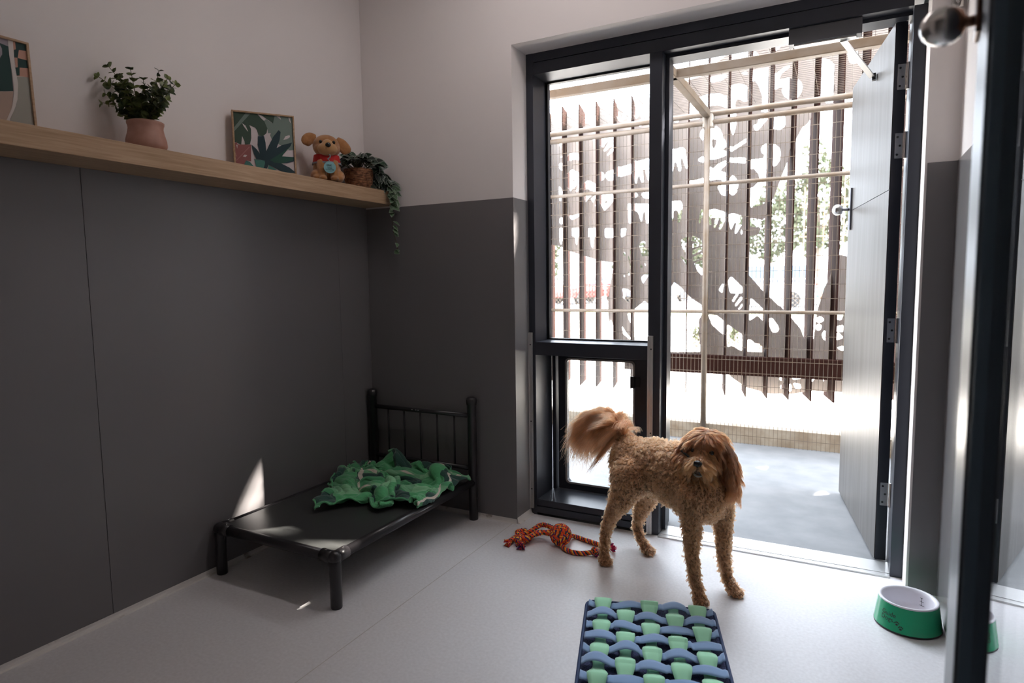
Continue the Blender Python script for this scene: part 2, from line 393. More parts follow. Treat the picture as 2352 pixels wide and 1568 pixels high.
a = MB(); p0 = np.array((x0 + .20, .20, 2.168)); p1 = np.array((e[0], e[1], 2.12))
dd = p1 - p0; L = np.linalg.norm(dd); dd /= L; side = np.cross(dd, (0, 0, 1)); side /= np.linalg.norm(side); upv = np.cross(side, dd)
a.obb((p0 + p1) / 2, dd * L / 2, side * .012, upv * .003); a.build('closer_arm', M['alu'], dc)
MB().box(e[0] - .002, e[0] + .014, e[1] - .014, e[1] + .014, 2.105, 2.135).build('arm_bracket', M['black'], dc, bevel=.002)

# ------------------------------------------------------------------ glass door beside the camera
E2 = np.array((2.366 + .1334 * 1.1, -2.77 + 1.1)); ph = math.radians(5.5); du = np.array((-math.sin(ph), -math.cos(ph))); dn = np.array((-du[1], du[0])) * 1.0
if dn[0] > 0: dn = -dn
d2 = thing('door_2', (E2[0], E2[1], 0), 'dark framed glass door standing open along the right wall', 'door', kind='structure')
def leaf2(mb, a0, a1, n0, n1, z0, z1):
    c = E2 + du * (a0 + a1) / 2 + dn * (n0 + n1) / 2
    return mb.obb((c[0], c[1], (z0 + z1) / 2), (*(du * (a1 - a0) / 2), 0), (*(dn * (n1 - n0) / 2), 0), (0, 0, (z1 - z0) / 2))
fm = MB()
leaf2(fm, .10, .50, -.045, -.002, .008, .012)
fm = MB()
leaf2(fm, .012, .235, -.045, 0, .008, 2.25); leaf2(fm, .235, .93, -.045, 0, .008, .10); leaf2(fm, .235, .93, -.045, 0, 2.16, 2.25); leaf2(fm, .86, .93, -.045, 0, .10, 2.16)
fm.build('stile_frame', M['frame'], d2, bevel=.002)
leaf2(MB(), .0, .012, -.04, -.002, .008, 2.25).build('edge_strip', M['steel'], d2)
leaf2(MB(), .235, .86, -.022, -.016, .10, 2.16).build('glass_pane', M['glass'], d2)
bd = MB(); leaf2(bd, .235, .247, -.016, -.004, .10, 2.16); bd.build('glazing_bead', new_mat('blue_grey_bead', (.10, .14, .18), .25, metal=.5), d2)
kc = E2 + du * .060
pp = MB(); leaf2(pp, .035, .085, 0, .006, KZ - .055, KZ + .15); pp.build('lock_plate', new_mat('bronze_plate', (.16, .08, .05), .3, metal=.6), d2, bevel=.002)
kb = MB(); knob(kb, (kc[0] + dn[0] * .006, kc[1] + dn[1] * .006, KZ - .033), (dn[0], dn[1], 0), .25, .86); kb.build('knob', M['steel'], d2, smooth=True)

br = thing('wall_bracket', (2.672, -.004, 2.20), 'small chrome bracket fixed high on the wall in the far right corner', 'bracket')
g = MB(); g.box(2.655, 2.69, -.008, 0, 2.15, 2.30); g.build('back_plate', M['steel'], br, bevel=.002)
g = MB(); g.tube([(2.672, -.008, 2.16), (2.672, -.05, 2.17), (2.672, -.055, 2.30)], .009, 10); g.build('hook', M['steel'], br, smooth=True)


cll = thing('added_fill_light', (1.35, -.65, HC), 'added fill light on the ceiling near the back wall, out of view', 'fill light')  # lamp added out of view to brighten the dim interior
MB().box(.75, 1.95, -.75, -.55, HC - .06, HC).build('housing', M['alu'], cll, bevel=.004)
em = new_mat('fill_light_diffuser', (.9, .9, .9), .5); em.node_tree.nodes['Principled BSDF'].inputs['Emission Color'].default_value = (1.0, .92, .91, 1); em.node_tree.nodes['Principled BSDF'].inputs['Emission Strength'].default_value = 1.75
MB().box(.77, 1.93, -.735, -.565, HC - .075, HC - .06).build('diffuser', em, cll, bevel=.004)
# ------------------------------------------------------------------ the run outside: slab, plinth, wire fence and roof
rs = struct(MB().box(-2.5, 6.0, .155, 2.16, -.12, -.004), 'run_slab', M['concrete']); rs['kind'] = 'structure'; tag(rs, 'pale concrete floor of the outdoor run', 'floor')
pk = struct(MB().box(-2.5, 6.0, 2.155, 2.265, -.05, .12), 'curb', M['curb']); tag(pk, 'sandy plinth under the wire fence', 'kerb')
ew = MB(); ew.box(-2.5, -.16, .20, .40, -.1, 4.8); ew.box(XR + .16, 6, .20, .40, -.1, 4.8); ew.box(-.16, XR + .16, .41, .44, 2.46, 4.8)
tag(struct(ew, 'wall_outside', new_mat('outer_cladding', (.22, .20, .19), .7)), 'outer face of the building either side of the opening', 'wall')

FYY = 2.13
fe = thing('wire_fence', (1.42, FYY, .12), 'wire mesh run fence on rusty tube rails with a wire roof', 'fence')
wm = MB(); y = FYY
for k in range(124):
    x = .125 + .0285 * k; wm.box(x - .0012, x + .0012, y - .0012, y + .0012, -.003, 2.37)
for z in [.06 + .094 * k for k in range(9)] + [.98 + .0985 * k for k in range(1, 14)]:
    wm.box(.12, 3.65, y - .0036, y - .0012, z - .0017, z + .0017)
wm.build('wire_panel', M['mesh'], fe)
for x in (.125, 1.42, 2.72): MB().lathe([(.022, -.004), (.022, 2.40)], (x, FYY - .001, 0), 12).build('post', M['mesh'], fe, smooth=True)
MB().box(1.385, 1.462, FYY - .012, FYY + .065, 2.33, 2.43).build('post_collar', new_mat('weathered_cap', (.42, .38, .33), .7), fe, bevel=.006)
for z, r in ((.98, .013), (1.92, .015), (2.365, .021), (2.425, .021)):
    MB().tube([(.10, FYY + .004 + r * .2, z), (3.65, FYY + .0245 if False else FYY + .004 + r * .2, z)], r, 10).build('rail', M['mesh'], fe, smooth=True)
MB().box(.05, 3.65, 1.085, 1.135, 2.40, 2.45).build('roof_beam', M['mesh'], fe, bevel=.004)
MB().box(1.39, 1.44, .42, 2.12, 2.40, 2.45).build('roof_beam', M['mesh'], fe, bevel=.004)
MB().box(.05, .10, .42, 2.12, 2.40, 2.45).build('roof_beam', M['mesh'], fe, bevel=.004)
rm = MB()
for k in range(44): yy = .42 + .040 * k; rm.box(.05, 3.65, yy - .0009, yy + .0009, 2.459, 2.4606)
for k in range(36): xx = .05 + .10 * k; rm.box(xx - .0009, xx + .0009, .42, 2.14, 2.457, 2.459)
rm.build('roof_wire', M['mesh'], fe)
pp = tag(MB().lathe([(.04, 0), (.04, 3.3)], (.045, 2.235, -.0), 16).build('downpipe', new_mat('pale_blue_pipe', (.42, .50, .56), .4), None, smooth=True), 'pale blue upright pipe at the far left of the fence', 'pipe')

# ------------------------------------------------------------------ decorative screen: slanted fins and cut-out sheets
YS = 2.5
scn = thing('garden_screen', (1.5, YS, .3), 'tall brown fin screen with cut-out leaf pattern sheets beyond the wire fence', 'screen')
fa = math.radians(-12.7); fd = np.array((math.sin(fa), math.cos(fa))); fn = np.array((fd[1], -fd[0]))
for k in range(-8, 11):
    x = 1.203 + .151 * k; top = 2.688 if k < -1 else 4.6
    c = np.array((x, YS)) + fd * (-.03)
    MB().obb((c[0], c[1], (top + .32) / 2), (*(fd * .165), 0), (*(-fn * .0045), 0), (0, 0, (top - .32) / 2)).build('fin', M['brown'], scn)
MB().box(.75, 2.70, 2.27, 2.335, .49, .634).build('cross_beam', M['brown'], scn, bevel=.003)

def P(o, s, pts): return [(o[0] + s * a, o[1] + s * b) for a, b in pts]
A = ('A', (1230, 140), .1913); B = ('B', (1230, 420), .2423); Cc = ('C', (1520, 40), .1658); D = ('D', (1740, 20), .1786); E_ = ('E', (1520, 290), .1658); F_ = ('F', (1740, 290), .1658); G_ = ('G', (1520, 540), .2678)
SH = [
 (1, None, [(1150, 275), (1283, 258), (1345, 248), (1500, 222), (1520, 222), (1520, 600), (1462, 568), (1453, 568), (1438, 594), (1413, 603), (1400, 602), (1375, 598), (1334, 585), (1303, 575), (1287, 565), (1150, 545)]),
 (1, None, [(1413, 600), (1440, 590), (1453, 568), (1500, 560), (1520, 720), (1480, 690), (1455, 712), (1458, 790), (1414, 790), (1404, 764), (1397, 723), (1397, 686), (1402, 650), (1409, 614)]),
 (0, B, [(980, 590), (1000, 560), (1035, 550), (1045, 580), (1030, 610), (1075, 640), (1075, 700), (1040, 690), (1010, 700)]), (0, B, [(985, 740), (1020, 800), (1000, 815)]), (0, B, [(1015, 720), (1055, 790), (1040, 795)]),
 (0, B, [(830, 660), (850, 650), (855, 690), (835, 695)]), (0, B, [(815, 840), (855, 890), (845, 900)]), (0, B, [(855, 800), (905, 875), (885, 880)]), (0, B, [(870, 680), (885, 690), (920, 835), (905, 830)]), (0, B, [(890, 650), (920, 620), (925, 740)]),
 (0, B, [(1000, 900), (1030, 865), (1070, 855), (1070, 880), (1020, 960)]), (0, B, [(820, 1000), (870, 1000), (920, 1040), (915, 1110), (880, 1140), (830, 1090)]),
 (0, B, [(710, 1280), (730, 1330), (755, 1410), (755, 1500), (735, 1495), (708, 1380)]), (0, B, [(730, 1230), (752, 1230), (752, 1290)]), (0, B, [(815, 1345), (855, 1410), (908, 1475), (895, 1485), (830, 1430)]), (0, B, [(870, 1240), (900, 1230), (920, 1300), (920, 1355), (890, 1310)]),
 (0, A, [(560, 640), (575, 590), (630, 575), (700, 640), (765, 700), (765, 780), (690, 790), (640, 740), (600, 745), (590, 790), (560, 780), (550, 740), (515, 780), (510, 765), (545, 715), (560, 720)]),
 (0, A, [(520, 590), (556, 590), (556, 622)]), (0, A, [(958, 500), (980, 560), (1030, 700), (1090, 520), (1110, 485), (1140, 475), (1182, 490), (1182, 570), (1140, 720), (1100, 725), (1140, 600), (1120, 600), (1045, 728), (1000, 728), (960, 620)]),
 (0, A, [(1190, 545), (1250, 515), (1300, 530), (1310, 490), (1295, 450), (1330, 415), (1362, 415), (1362, 690), (1320, 670), (1280, 705), (1250, 640), (1215, 700), (1185, 660)]),
 (0, A, [(555, 842), (600, 870), (555, 868)]), (0, A, [(680, 848), (720, 818), (762, 812), (740, 845)]), (0, A, [(782, 836), (820, 800), (868, 800), (892, 828)]), (0, A, [(1225, 760), (1280, 750), (1270, 785), (1240, 785)]),
 (0, A, [(280, 868), (368, 860), (362, 895), (285, 900)]), (0, A, [(285, 940), (365, 932), (290, 1038)]), (0, A, [(680, 960), (730, 895), (762, 890), (700, 960)]), (0, A, [(720, 1000), (760, 960), (735, 1005)]), (0, A, [(555, 920), (600, 960), (575, 970)]),
 (0, A, [(770, 890), (950, 868), (958, 900), (958, 1065), (862, 1142), (855, 1130), (940, 1015), (920, 1015), (830, 1090), (815, 1075), (885, 970), (860, 965), (810, 1040), (768, 1010)]), (1, A, [(825, 920), (850, 930), (835, 950)]),
 (0, A, [(370, 1205), (375, 1150), (410, 1115), (470, 1100), (540, 1130), (560, 1160), (560, 1200), (480, 1180)]), (0, A, [(288, 1160), (360, 1110), (366, 1162)]), (0, A, [(282, 1225), (366, 1228), (368, 1348), (284, 1290)]),
 (0, A, [(370, 1360), (440, 1300), (560, 1360), (560, 1480), (505, 1568), (480, 1568), (520, 1470), (450, 1530), (420, 1568), (375, 1500)]), (1, A, [(445, 1420), (470, 1425), (470, 1450), (450, 1450)]),
 (0, A, [(765, 1328), (810, 1335), (832, 1380), (815, 1430), (768, 1445)]), (0, A, [(840, 1350), (870, 1325), (955, 1300), (955, 1425), (880, 1440), (842, 1400)]),
 (0, A, [(962, 1272), (1040, 1268), (1180, 1225), (1180, 1200), (1240, 1200), (1362, 1168), (1362, 1440), (1345, 1430), (1315, 1300), (1285, 1300), (1300, 1450), (1272, 1462), (1250, 1380), (1232, 1380), (1212, 1482), (1200, 1470), (1180, 1370), (1160, 1350), (1030, 1390), (965, 1380)]),
 (0, A, [(565, 1480), (630, 1430), (755, 1490), (755, 1568), (700, 1568), (620, 1530), (565, 1568)]),
 (0, B, [(605, 110), (650, 92), (720, 100), (748, 125), (745, 165), (690, 230), (655, 265), (610, 190)]), (1, B, [(655, 170), (690, 170), (665, 205)]), (0, B, [(525, 150), (590, 100), (545, 190)]), (0, B, [(560, 215), (600, 165), (580, 225)]), (0, B, [(460, 110), (540, 110), (500, 150), (470, 190)]),
 (0, B, [(875, 198), (1078, 198), (1075, 385), (1050, 385), (1040, 268), (1022, 268), (1005, 385), (980, 300), (960, 265), (925, 265), (908, 385), (885, 385)]), (0, B, [(928, 92), (960, 95), (975, 120), (955, 140), (930, 140)]), (0, B, [(1000, 95), (1078, 88), (1078, 150), (1020, 140)]),
 (0, B, [(228, 332), (292, 322), (295, 385), (230, 392)]), (0, B, [(295, 302), (345, 312), (445, 280), (440, 302), (350, 352)]), (0, B, [(228, 428), (295, 428), (292, 602), (278, 505), (262, 505), (245, 592), (228, 560)]),
 (0, B, [(343, 428), (447, 428), (442, 612), (425, 505), (405, 505), (390, 615), (372, 505), (345, 505)]), (0, B, [(498, 428), (605, 428), (602, 615), (585, 612), (575, 505), (558, 505), (545, 618), (530, 610), (520, 505), (498, 520)]), (0, B, [(658, 430), (757, 432), (757, 518), (658, 518)]), (0, B, [(810, 432), (862, 432), (850, 500), (812, 518)]), (0, B, [(222, 20), (260, 80), (240, 175), (225, 170)]),
 # sheets behind the door opening
 (1, None, [(1500, 192), (1536, 191), (1575, 186), (1632, 168), (1634, 145), (1638, 150), (1671, 124), (1680, 112), (1690, 106), (1706, 112), (1712, 121), (1716, 96), (1728, 90), (1740, 40), (2120, 20), (2120, 560), (1990, 560), (1946, 700), (2120, 700), (2120, 900), (1932, 900), (1868, 897), (1815, 905), (1761, 903), (1713, 889), (1680, 866), (1662, 846), (1640, 842), (1500, 846)]),
 (0, Cc, [(945, 470), (1010, 480), (1160, 490), (1190, 360), (1205, 355), (1205, 690), (945, 690), (930, 560)]), (0, Cc, [(1240, 600), (1240, 500), (1290, 458), (1420, 605), (1350, 610), (1240, 640)]), (0, Cc, [(1240, 740), (1484, 690), (1490, 900), (1482, 1210), (1395, 1215), (1390, 1080), (1345, 950), (1290, 868), (1240, 905)]),
 (0, D, [(780, 320), (900, 320), (960, 355), (985, 440), (975, 540), (780, 570)]), (0, D, [(690, 380), (715, 400), (712, 465), (690, 440)]), (0, D, [(1098, 250), (1180, 262), (1260, 300), (1303, 370), (1303, 640), (1270, 700), (1220, 712), (1180, 680), (1162, 620), (1170, 480), (1150, 340)]),
 (0, D, [(775, 650), (880, 640), (940, 670), (990, 720), (990, 1070), (940, 1110), (860, 1140), (768, 1155), (768, 900), (795, 895), (815, 830), (800, 775), (776, 770)]), (0, D, [(212, 370), (240, 440), (300, 360), (310, 345), (435, 335), (420, 365), (300, 480), (240, 550), (208, 490)]),
 (0, D, [(200, 820), (236, 835), (330, 760), (424, 720), (415, 755), (310, 830), (275, 910), (415, 885), (470, 925), (515, 900), (560, 935), (580, 1010), (560, 1090), (500, 1155), (470, 1150), (415, 1172), (345, 1130), (310, 1060), (320, 1025), (355, 1005), (290, 1010), (205, 1050)]),
 (0, D, [(850, 1225), (900, 1180), (960, 1110), (985, 1090), (1000, 1140), (1075, 1070), (1160, 1088), (1200, 1150), (2100, 1000), (2100, 1600), (580, 1600), (560, 1568), (640, 1480), (690, 1405), (690, 1290), (760, 1290), (985, 1250), (985, 1200)]),
 (0, None, [(1846, 288), (1828, 321), (1813, 345), (1810, 368), (1796, 403), (1777, 454), (1764, 478), (1756, 510), (1735, 550), (2120, 620), (2120, 280)]), (0, D, [(185, 1360), (310, 1342), (360, 1400), (355, 1500), (300, 1555), (185, 1550)]), (0, D, [(50, 1290), (145, 1280), (145, 1330), (45, 1330)]), (0, D, [(25, 1385), (138, 1370), (130, 1425), (60, 1500), (0, 1568), (-30, 1568), (-60, 1500), (0, 1480)]),
 (0, Cc, [(380, 1345), (380, 1165), (480, 1120), (640, 1062), (780, 1048), (880, 1088), (900, 1060), (905, 1262), (820, 1220), (760, 1212), (680, 1220), (640, 1300), (600, 1340)]),
 (0, Cc, [(938, 945), (1080, 918), (1180, 945), (1196, 1000), (1196, 1150), (1150, 1172), (1110, 1150), (1070, 1125), (1035, 1145), (1015, 1190), (1012, 1268), (965, 1268), (960, 1165), (935, 1130)]), (0, Cc, [(668, 850), (680, 820), (912, 785), (900, 828), (820, 880), (700, 902), (668, 888)]), (0, Cc, [(1085, 772), (1180, 748), (1198, 800), (1180, 798)]),
 (0, Cc, [(380, 1405), (525, 1370), (530, 1398), (500, 1412), (385, 1422)]), (0, Cc, [(162, 1450), (175, 1420), (205, 1405), (238, 1425), (238, 1455)]), (0, Cc, [(946, 1320), (1032, 1308), (1032, 1480), (1000, 1620), (985, 1640), (960, 1568), (944, 1470)]), (0, Cc, [(240, 905), (270, 885), (330, 885), (300, 908), (270, 918)]),
 (0, E_, [(655, 25), (690, 5), (760, 0), (810, 40), (840, 110), (852, 182), (892, 188), (892, 280), (830, 338), (892, 338), (892, 405), (800, 440), (720, 462), (656, 462)]), (1, E_, [(688, 200), (705, 165), (725, 185), (748, 168), (762, 205), (745, 280), (716, 318), (695, 270)]), (0, E_, [(545, 60), (582, 15), (582, 212), (535, 160), (528, 110)]), (0, E_, [(498, 462), (540, 425), (582, 415), (582, 500), (520, 492)]),
 (0, E_, [(125, 315), (160, 312), (185, 320), (240, 298), (290, 292), (330, 325), (358, 590), (335, 590), (282, 432), (258, 432), (272, 610), (250, 628), (232, 615), (200, 490), (180, 490), (152, 630), (130, 630)]), (0, E_, [(938, 272), (985, 290), (1182, 160), (1182, 212), (970, 352), (938, 330)]), (0, E_, [(940, 438), (1080, 428), (1172, 438), (1172, 515), (1060, 505), (940, 498)]),
 (0, E_, [(655, 545), (712, 592), (780, 520), (892, 468), (892, 540), (835, 580), (815, 628), (892, 640), (892, 765), (855, 765), (820, 738), (760, 735), (700, 752), (655, 745)]), (0, E_, [(775, 850), (790, 810), (930, 800), (930, 738), (985, 668), (1040, 735), (1062, 810), (1040, 905), (985, 962), (932, 920), (885, 972), (820, 940)]),
 (0, E_, [(1228, 458), (1400, 445), (1428, 400), (1385, 370), (1372, 310), (1400, 260), (1465, 235), (1465, 720), (1352, 722), (1340, 655), (1270, 578), (1226, 600)]), (0, F_, [(192, 265), (235, 243), (300, 295), (322, 360), (315, 460), (270, 530), (235, 562), (188, 530)]), (0, E_, [(1218, 848), (1262, 850), (1342, 765), (1462, 755), (1462, 1030), (1380, 1092), (1300, 1112), (1240, 1125), (1218, 1130)]),
 (0, E_, [(383, 752), (480, 745), (582, 708), (582, 790), (385, 798)]), (0, E_, [(122, 1042), (200, 1032), (260, 1030), (292, 1080), (278, 1240), (245, 1340), (218, 1340), (216, 1165), (164, 1165), (150, 1345), (124, 1280)]), (0, E_, [(560, 1118), (576, 1200), (528, 1355), (508, 1350), (530, 1200)]),
 (0, E_, [(648, 1162), (730, 1143), (800, 1165), (884, 1188), (886, 1280), (820, 1435), (788, 1428), (818, 1285), (790, 1278), (742, 1415), (716, 1408), (742, 1270), (676, 1268), (694, 1372), (665, 1370), (648, 1320)]), (0, E_, [(928, 1218), (985, 1203), (1118, 1240), (1112, 1350), (1030, 1492), (1008, 1488), (1036, 1330), (1005, 1335), (960, 1445), (930, 1330)]), (0, E_, [(1095, 1500), (1100, 1400), (1118, 1350), (1115, 1500)]),
 (0, E_, [(1216, 1280), (1240, 1268), (1400, 1300), (1455, 1235), (1455, 1400), (1350, 1400), (1290, 1395), (1216, 1390)]),
 (0, G_, [(162, 45), (210, 10), (250, 20), (200, 80), (205, 180), (220, 262)]), (0, G_, [(262, 0), (340, 40), (342, 60), (250, 50)]), (0, G_, [(262, 70), (345, 60), (345, 85), (262, 112)]), (0, G_, [(262, 130), (345, 95), (345, 130), (262, 170)]), (0, G_, [(262, 190), (350, 150), (350, 190), (270, 230)]), (0, G_, [(275, 240), (350, 210), (350, 350), (310, 310)]), (0, G_, [(135, 145), (218, 225), (218, 268)]),
 (0, G_, [(105, 400), (160, 440), (215, 500), (262, 545), (345, 600), (345, 680), (320, 720), (320, 800), (330, 1000), (-60, 1000), (-60, 430), (60, 480)]),
 (0, G_, [(398, 680), (470, 685), (540, 740), (545, 870), (430, 765)]), (0, G_, [(560, 760), (690, 850), (690, 995), (600, 948), (560, 960)]), (0, G_, [(568, 390), (595, 352), (690, 445), (692, 505), (640, 560), (700, 500), (600, 500), (580, 480)]), (0, G_, [(600, 560), (640, 500), (660, 505), (615, 580)]), (0, G_, [(620, 605), (680, 520), (695, 545), (640, 610)]), (0, G_, [(645, 640), (695, 575), (695, 610), (660, 640)]), (0, G_, [(485, 470), (520, 415), (535, 415), (520, 500)]),
 (0, G_, [(752, -10), (765, 10), (800, 0), (1700, -100), (1700, 60), (1558, 85), (1500, 180), (1430, 380), (1395, 450), (1330, 660), (1300, 900), (1285, 930), (1265, 780), (1228, 900), (1190, 800), (1115, 712), (1055, 648), (885, 495), (765, 360), (750, 350)]),
 (0, G_, [(760, 530), (880, 640), (882, 750), (820, 688), (752, 735), (752, 640)]), (0, G_, [(920, 712), (950, 712), (1000, 780), (1005, 815), (985, 835), (945, 830), (922, 770)]), (0, G_, [(735, 890), (770, 900), (800, 930), (830, 925), (882, 975), (882, 1000), (735, 1000)]),
 (0, G_, [(1325, 720), (1360, 690), (1395, 720), (1380, 745), (1335, 750)]), (0, G_, [(1320, 780), (1345, 758), (1375, 770), (1365, 815), (1330, 815)]), (0, G_, [(1370, 850), (1395, 810), (1415, 830), (1415, 905), (1385, 895)]), (0, G_, [(1475, 790), (1560, 765), (1560, 830), (1490, 825)]), (0, G_, [(1475, 845), (1520, 835), (1560, 880), (1500, 900)]), (0, G_, [(1495, 965), (1560, 945), (1560, 1000)]), (0, G_, [(1480, 720), (1510, 660), (1560, 680), (1540, 730)]),
 (0, G_, [(1005, 1230), (1040, 1190), (1090, 1225), (1080, 1240), (1020, 1250)]), (0, G_, [(1015, 1290), (1075, 1245), (1085, 1260), (1050, 1325), (1020, 1320)]), (0, G_, [(1085, 1300), (1100, 1265), (1118, 1300), (1108, 1345), (1090, 1340)]), (0, G_, [(1120, 1265), (1190, 1275), (1198, 1315), (1150, 1320)]), (0, G_, [(1110, 1220), (1140, 1180), (1230, 1180), (1215, 1225), (1130, 1240)]), (0, G_, [(1280, 1185), (1340, 1180), (1330, 1220), (1285, 1260)]), (0, G_, [(1370, 1180), (1410, 1180), (1400, 1260), (1385, 1250)]), (0, G_, [(1455, 1180), (1510, 1180), (1500, 1240), (1470, 1235)]),
]
h = .0085; gx0, gx1, gz0, gz1 = -.10, 2.62, .22, 4.6
nx, nz = int((gx1 - gx0) / h), int((gz1 - gz0) / h)
SX, SZ = np.meshgrid(gx0 + h * np.arange(nx), gz0 + h * np.arange(nz))
acc = np.zeros((nz, nx))
SUB = [(-.25, -.25), (.25, -.25), (-.25, .25), (.25, .25)]
def world_poly(o, pts):
    if o is not None: pts = P(o[1], o[2], pts)
    q = [at(u, v, 1, YS) for u, v in pts]; return [(p[0], p[2]) for p in q]
SHW = [(a, world_poly(o, p)) for a, o, p in SH]
for sx, sz in SUB:
    m = np.zeros((nz, nx), bool)
    for a, poly in SHW:
        xs = [p[0] for p in poly]; zs = [p[1] for p in poly]
        i0, i1 = max(int((min(xs) - gx0) / h) - 1, 0), min(int((max(xs) - gx0) / h) + 2, nx); j0, j1 = max(int((min(zs) - gz0) / h) - 1, 0), min(int((max(zs) - gz0) / h) + 2, nz)
        if i1 <= i0 or j1 <= j0: continue
        s = np.s_[j0:j1, i0:i1]; ins = in_poly(SX[s] + sx * h, SZ[s] + sz * h, poly)
        m[s] = (m[s] | ins) if a else (m[s] & ~ins)
    m |= (SX > .95) & (SX < 2.62) & (SZ > 3.0) & False
    acc += m
field = blur(acc / len(SUB), 1)
field[0, :] = 0; field[-1, :] = 0; field[:, 0] = 0; field[:, -1] = 0
sheet = MB(); contour_mesh(field, gx0, gz0, h, YS - .0015, YS + .0015, sheet)
sheet.build('cutout_sheet', M['screen'], scn)

# unseen added sheet blocking the sun, slots shaped to cast the indoor light patches
cl = thing('sun_blocker_sheet', (4.5, YS, .3), 'unseen sun-blocking sheet with light slots, added right of the fin screen', 'screen')
def sunhit(p): t = (YS - p[1]) / SUN[1]; return (p[0] + SUN[0] * t, p[2] + SUN[2] * t)
HOLES = [[(0.004, -.770, .415), (.004, -.762, .29), (.004, -.80, .20), (.004, -.94, .175), (.004, -.90, .25), (.004, -.84, .335)],
         [(.195, -1.03, .215), (.30, -.985, .215), (.40, -.985, .215), (.30, -.95, .215), (.17, -.925, .215), (.10, -.95, .215)],
         [(.47, -1.045, .215), (.56, -1.0, .215), (.64, -.965, .215), (.70, -.935, .215), (.705, -.975, .215), (.68, -1.02, .215), (.60, -1.04, .215)]]
for c, l, w, a in (((3.05, 3.9), .16, .03, 60), ((3.3, 2.3), .20, .03, 50), ((3.6, 2.9), .24, .04, 62), ((3.9, 2.0), .2, .03, 48), ((4.15, 2.6), .22, .035, 70), ((3.15, 1.7), .15, .03, 40), ((3.45, 3.4), .18, .03, 75), ((4.4, 3.1), .2, .03, 55), ((4.7, 3.3), .2, .035, 50), ((2.95, 1.3), .2, .03, 45)):
    HOLES.append((c, l, w, a))
h2 = .012; ex0, ex1, ez0, ez1 = 2.76, 6.4, .3, 6.0
nx2, nz2 = int((ex1 - ex0) / h2), int((ez1 - ez0) / h2)
X2, Z2 = np.meshgrid(ex0 + h2 * np.arange(nx2), ez0 + h2 * np.arange(nz2)); acc = np.ones((nz2, nx2))
for H in HOLES:
    if isinstance(H, tuple):
        (cx, cz), l, w, a = H; q = math.radians(a); u_ = (X2 - cx) * math.cos(q) + (Z2 - cz) * math.sin(q); w_ = -(X2 - cx) * math.sin(q) + (Z2 - cz) * math.cos(q)
        acc[np.abs(w_) < w * np.clip(1 - (u_ / l) ** 2, 0, 1)] = 0
    else: acc[in_poly(X2, Z2, [sunhit(p) for p in H])] = 0
acc[0, :] = 0; acc[-1, :] = 0; acc[:, 0] = 0; acc[:, -1] = 0
sh2 = MB(); contour_mesh(blur(acc, 1), ex0, ez0, h2, YS - .002, YS + .002, sh2); sh2.build('sheet', M['screen'], cl)
for x in (2.84, 4.2, 5.9): MB().box(x - .03, x + .03, YS + .01, YS + .07, -.0, 6.0).build('post', M['brown'], cl)

# ------------------------------------------------------------------ ground, parking, cars, trees
gd = struct(MB().box(-70, 60, 2.265, 120, -.15, -.02), 'ground', M['gravel']); tag(gd, 'bright pale gravel ground beyond the run', 'ground')
ak = struct(MB().box(-70, 60, 24, 60, -.03, -.012), 'parking_lot', M['asphalt']); tag(ak, 'asphalt car park behind the screen', 'road')
tag(struct(MB().box(-70, 60, 19.5, 21.5, -.03, -.010), 'grass_strip', M['grass']), 'strip of dry grass before the car park', 'grass')
cf = thing('chain_link_fence', (-4, 22, 0), 'low grey chain link fence along the car park', 'fence')
w = MB()
for k in range(-160, 200):
    x = k * .16
    for s_ in (1, -1): w.tube([(x, 22, .02), (x + s_ * 1.15, 22, 1.17)], .006, 3, cap=False)
w.build('wire_netting', M['mesh'], cf)
for k in range(12): MB().lathe([(.03, -.02), (.03, 1.25)], (-24 + 4.4 * k, 22.03, 0), 8).build('post', M['alu'], cf)
MB().tube([(-26, 22, 1.19), (31, 22, 1.19)], .02, 6).build('rail', M['alu'], cf)
wf2 = thing('palisade_fence', (1.8, 14, 0), 'tall thin rusty wire fence with spikes at the far right of the view', 'fence')
rust = new_mat('rusty_rod', (.28, .16, .09), .8)
w = MB()
for k in range(20): x = 1.4 + .21 * k; w.box(x - .012, x + .012, 13.99, 14.01, 0, 3.35 + .5 * ((k // 3) % 2) - .02 * k)
w.build('rods', rust, wf2)
for z in (2.2, 2.9): MB().box(1.3, 5.6, 14.01, 14.03, z - .015, z + .015).build('rail', rust, wf2)

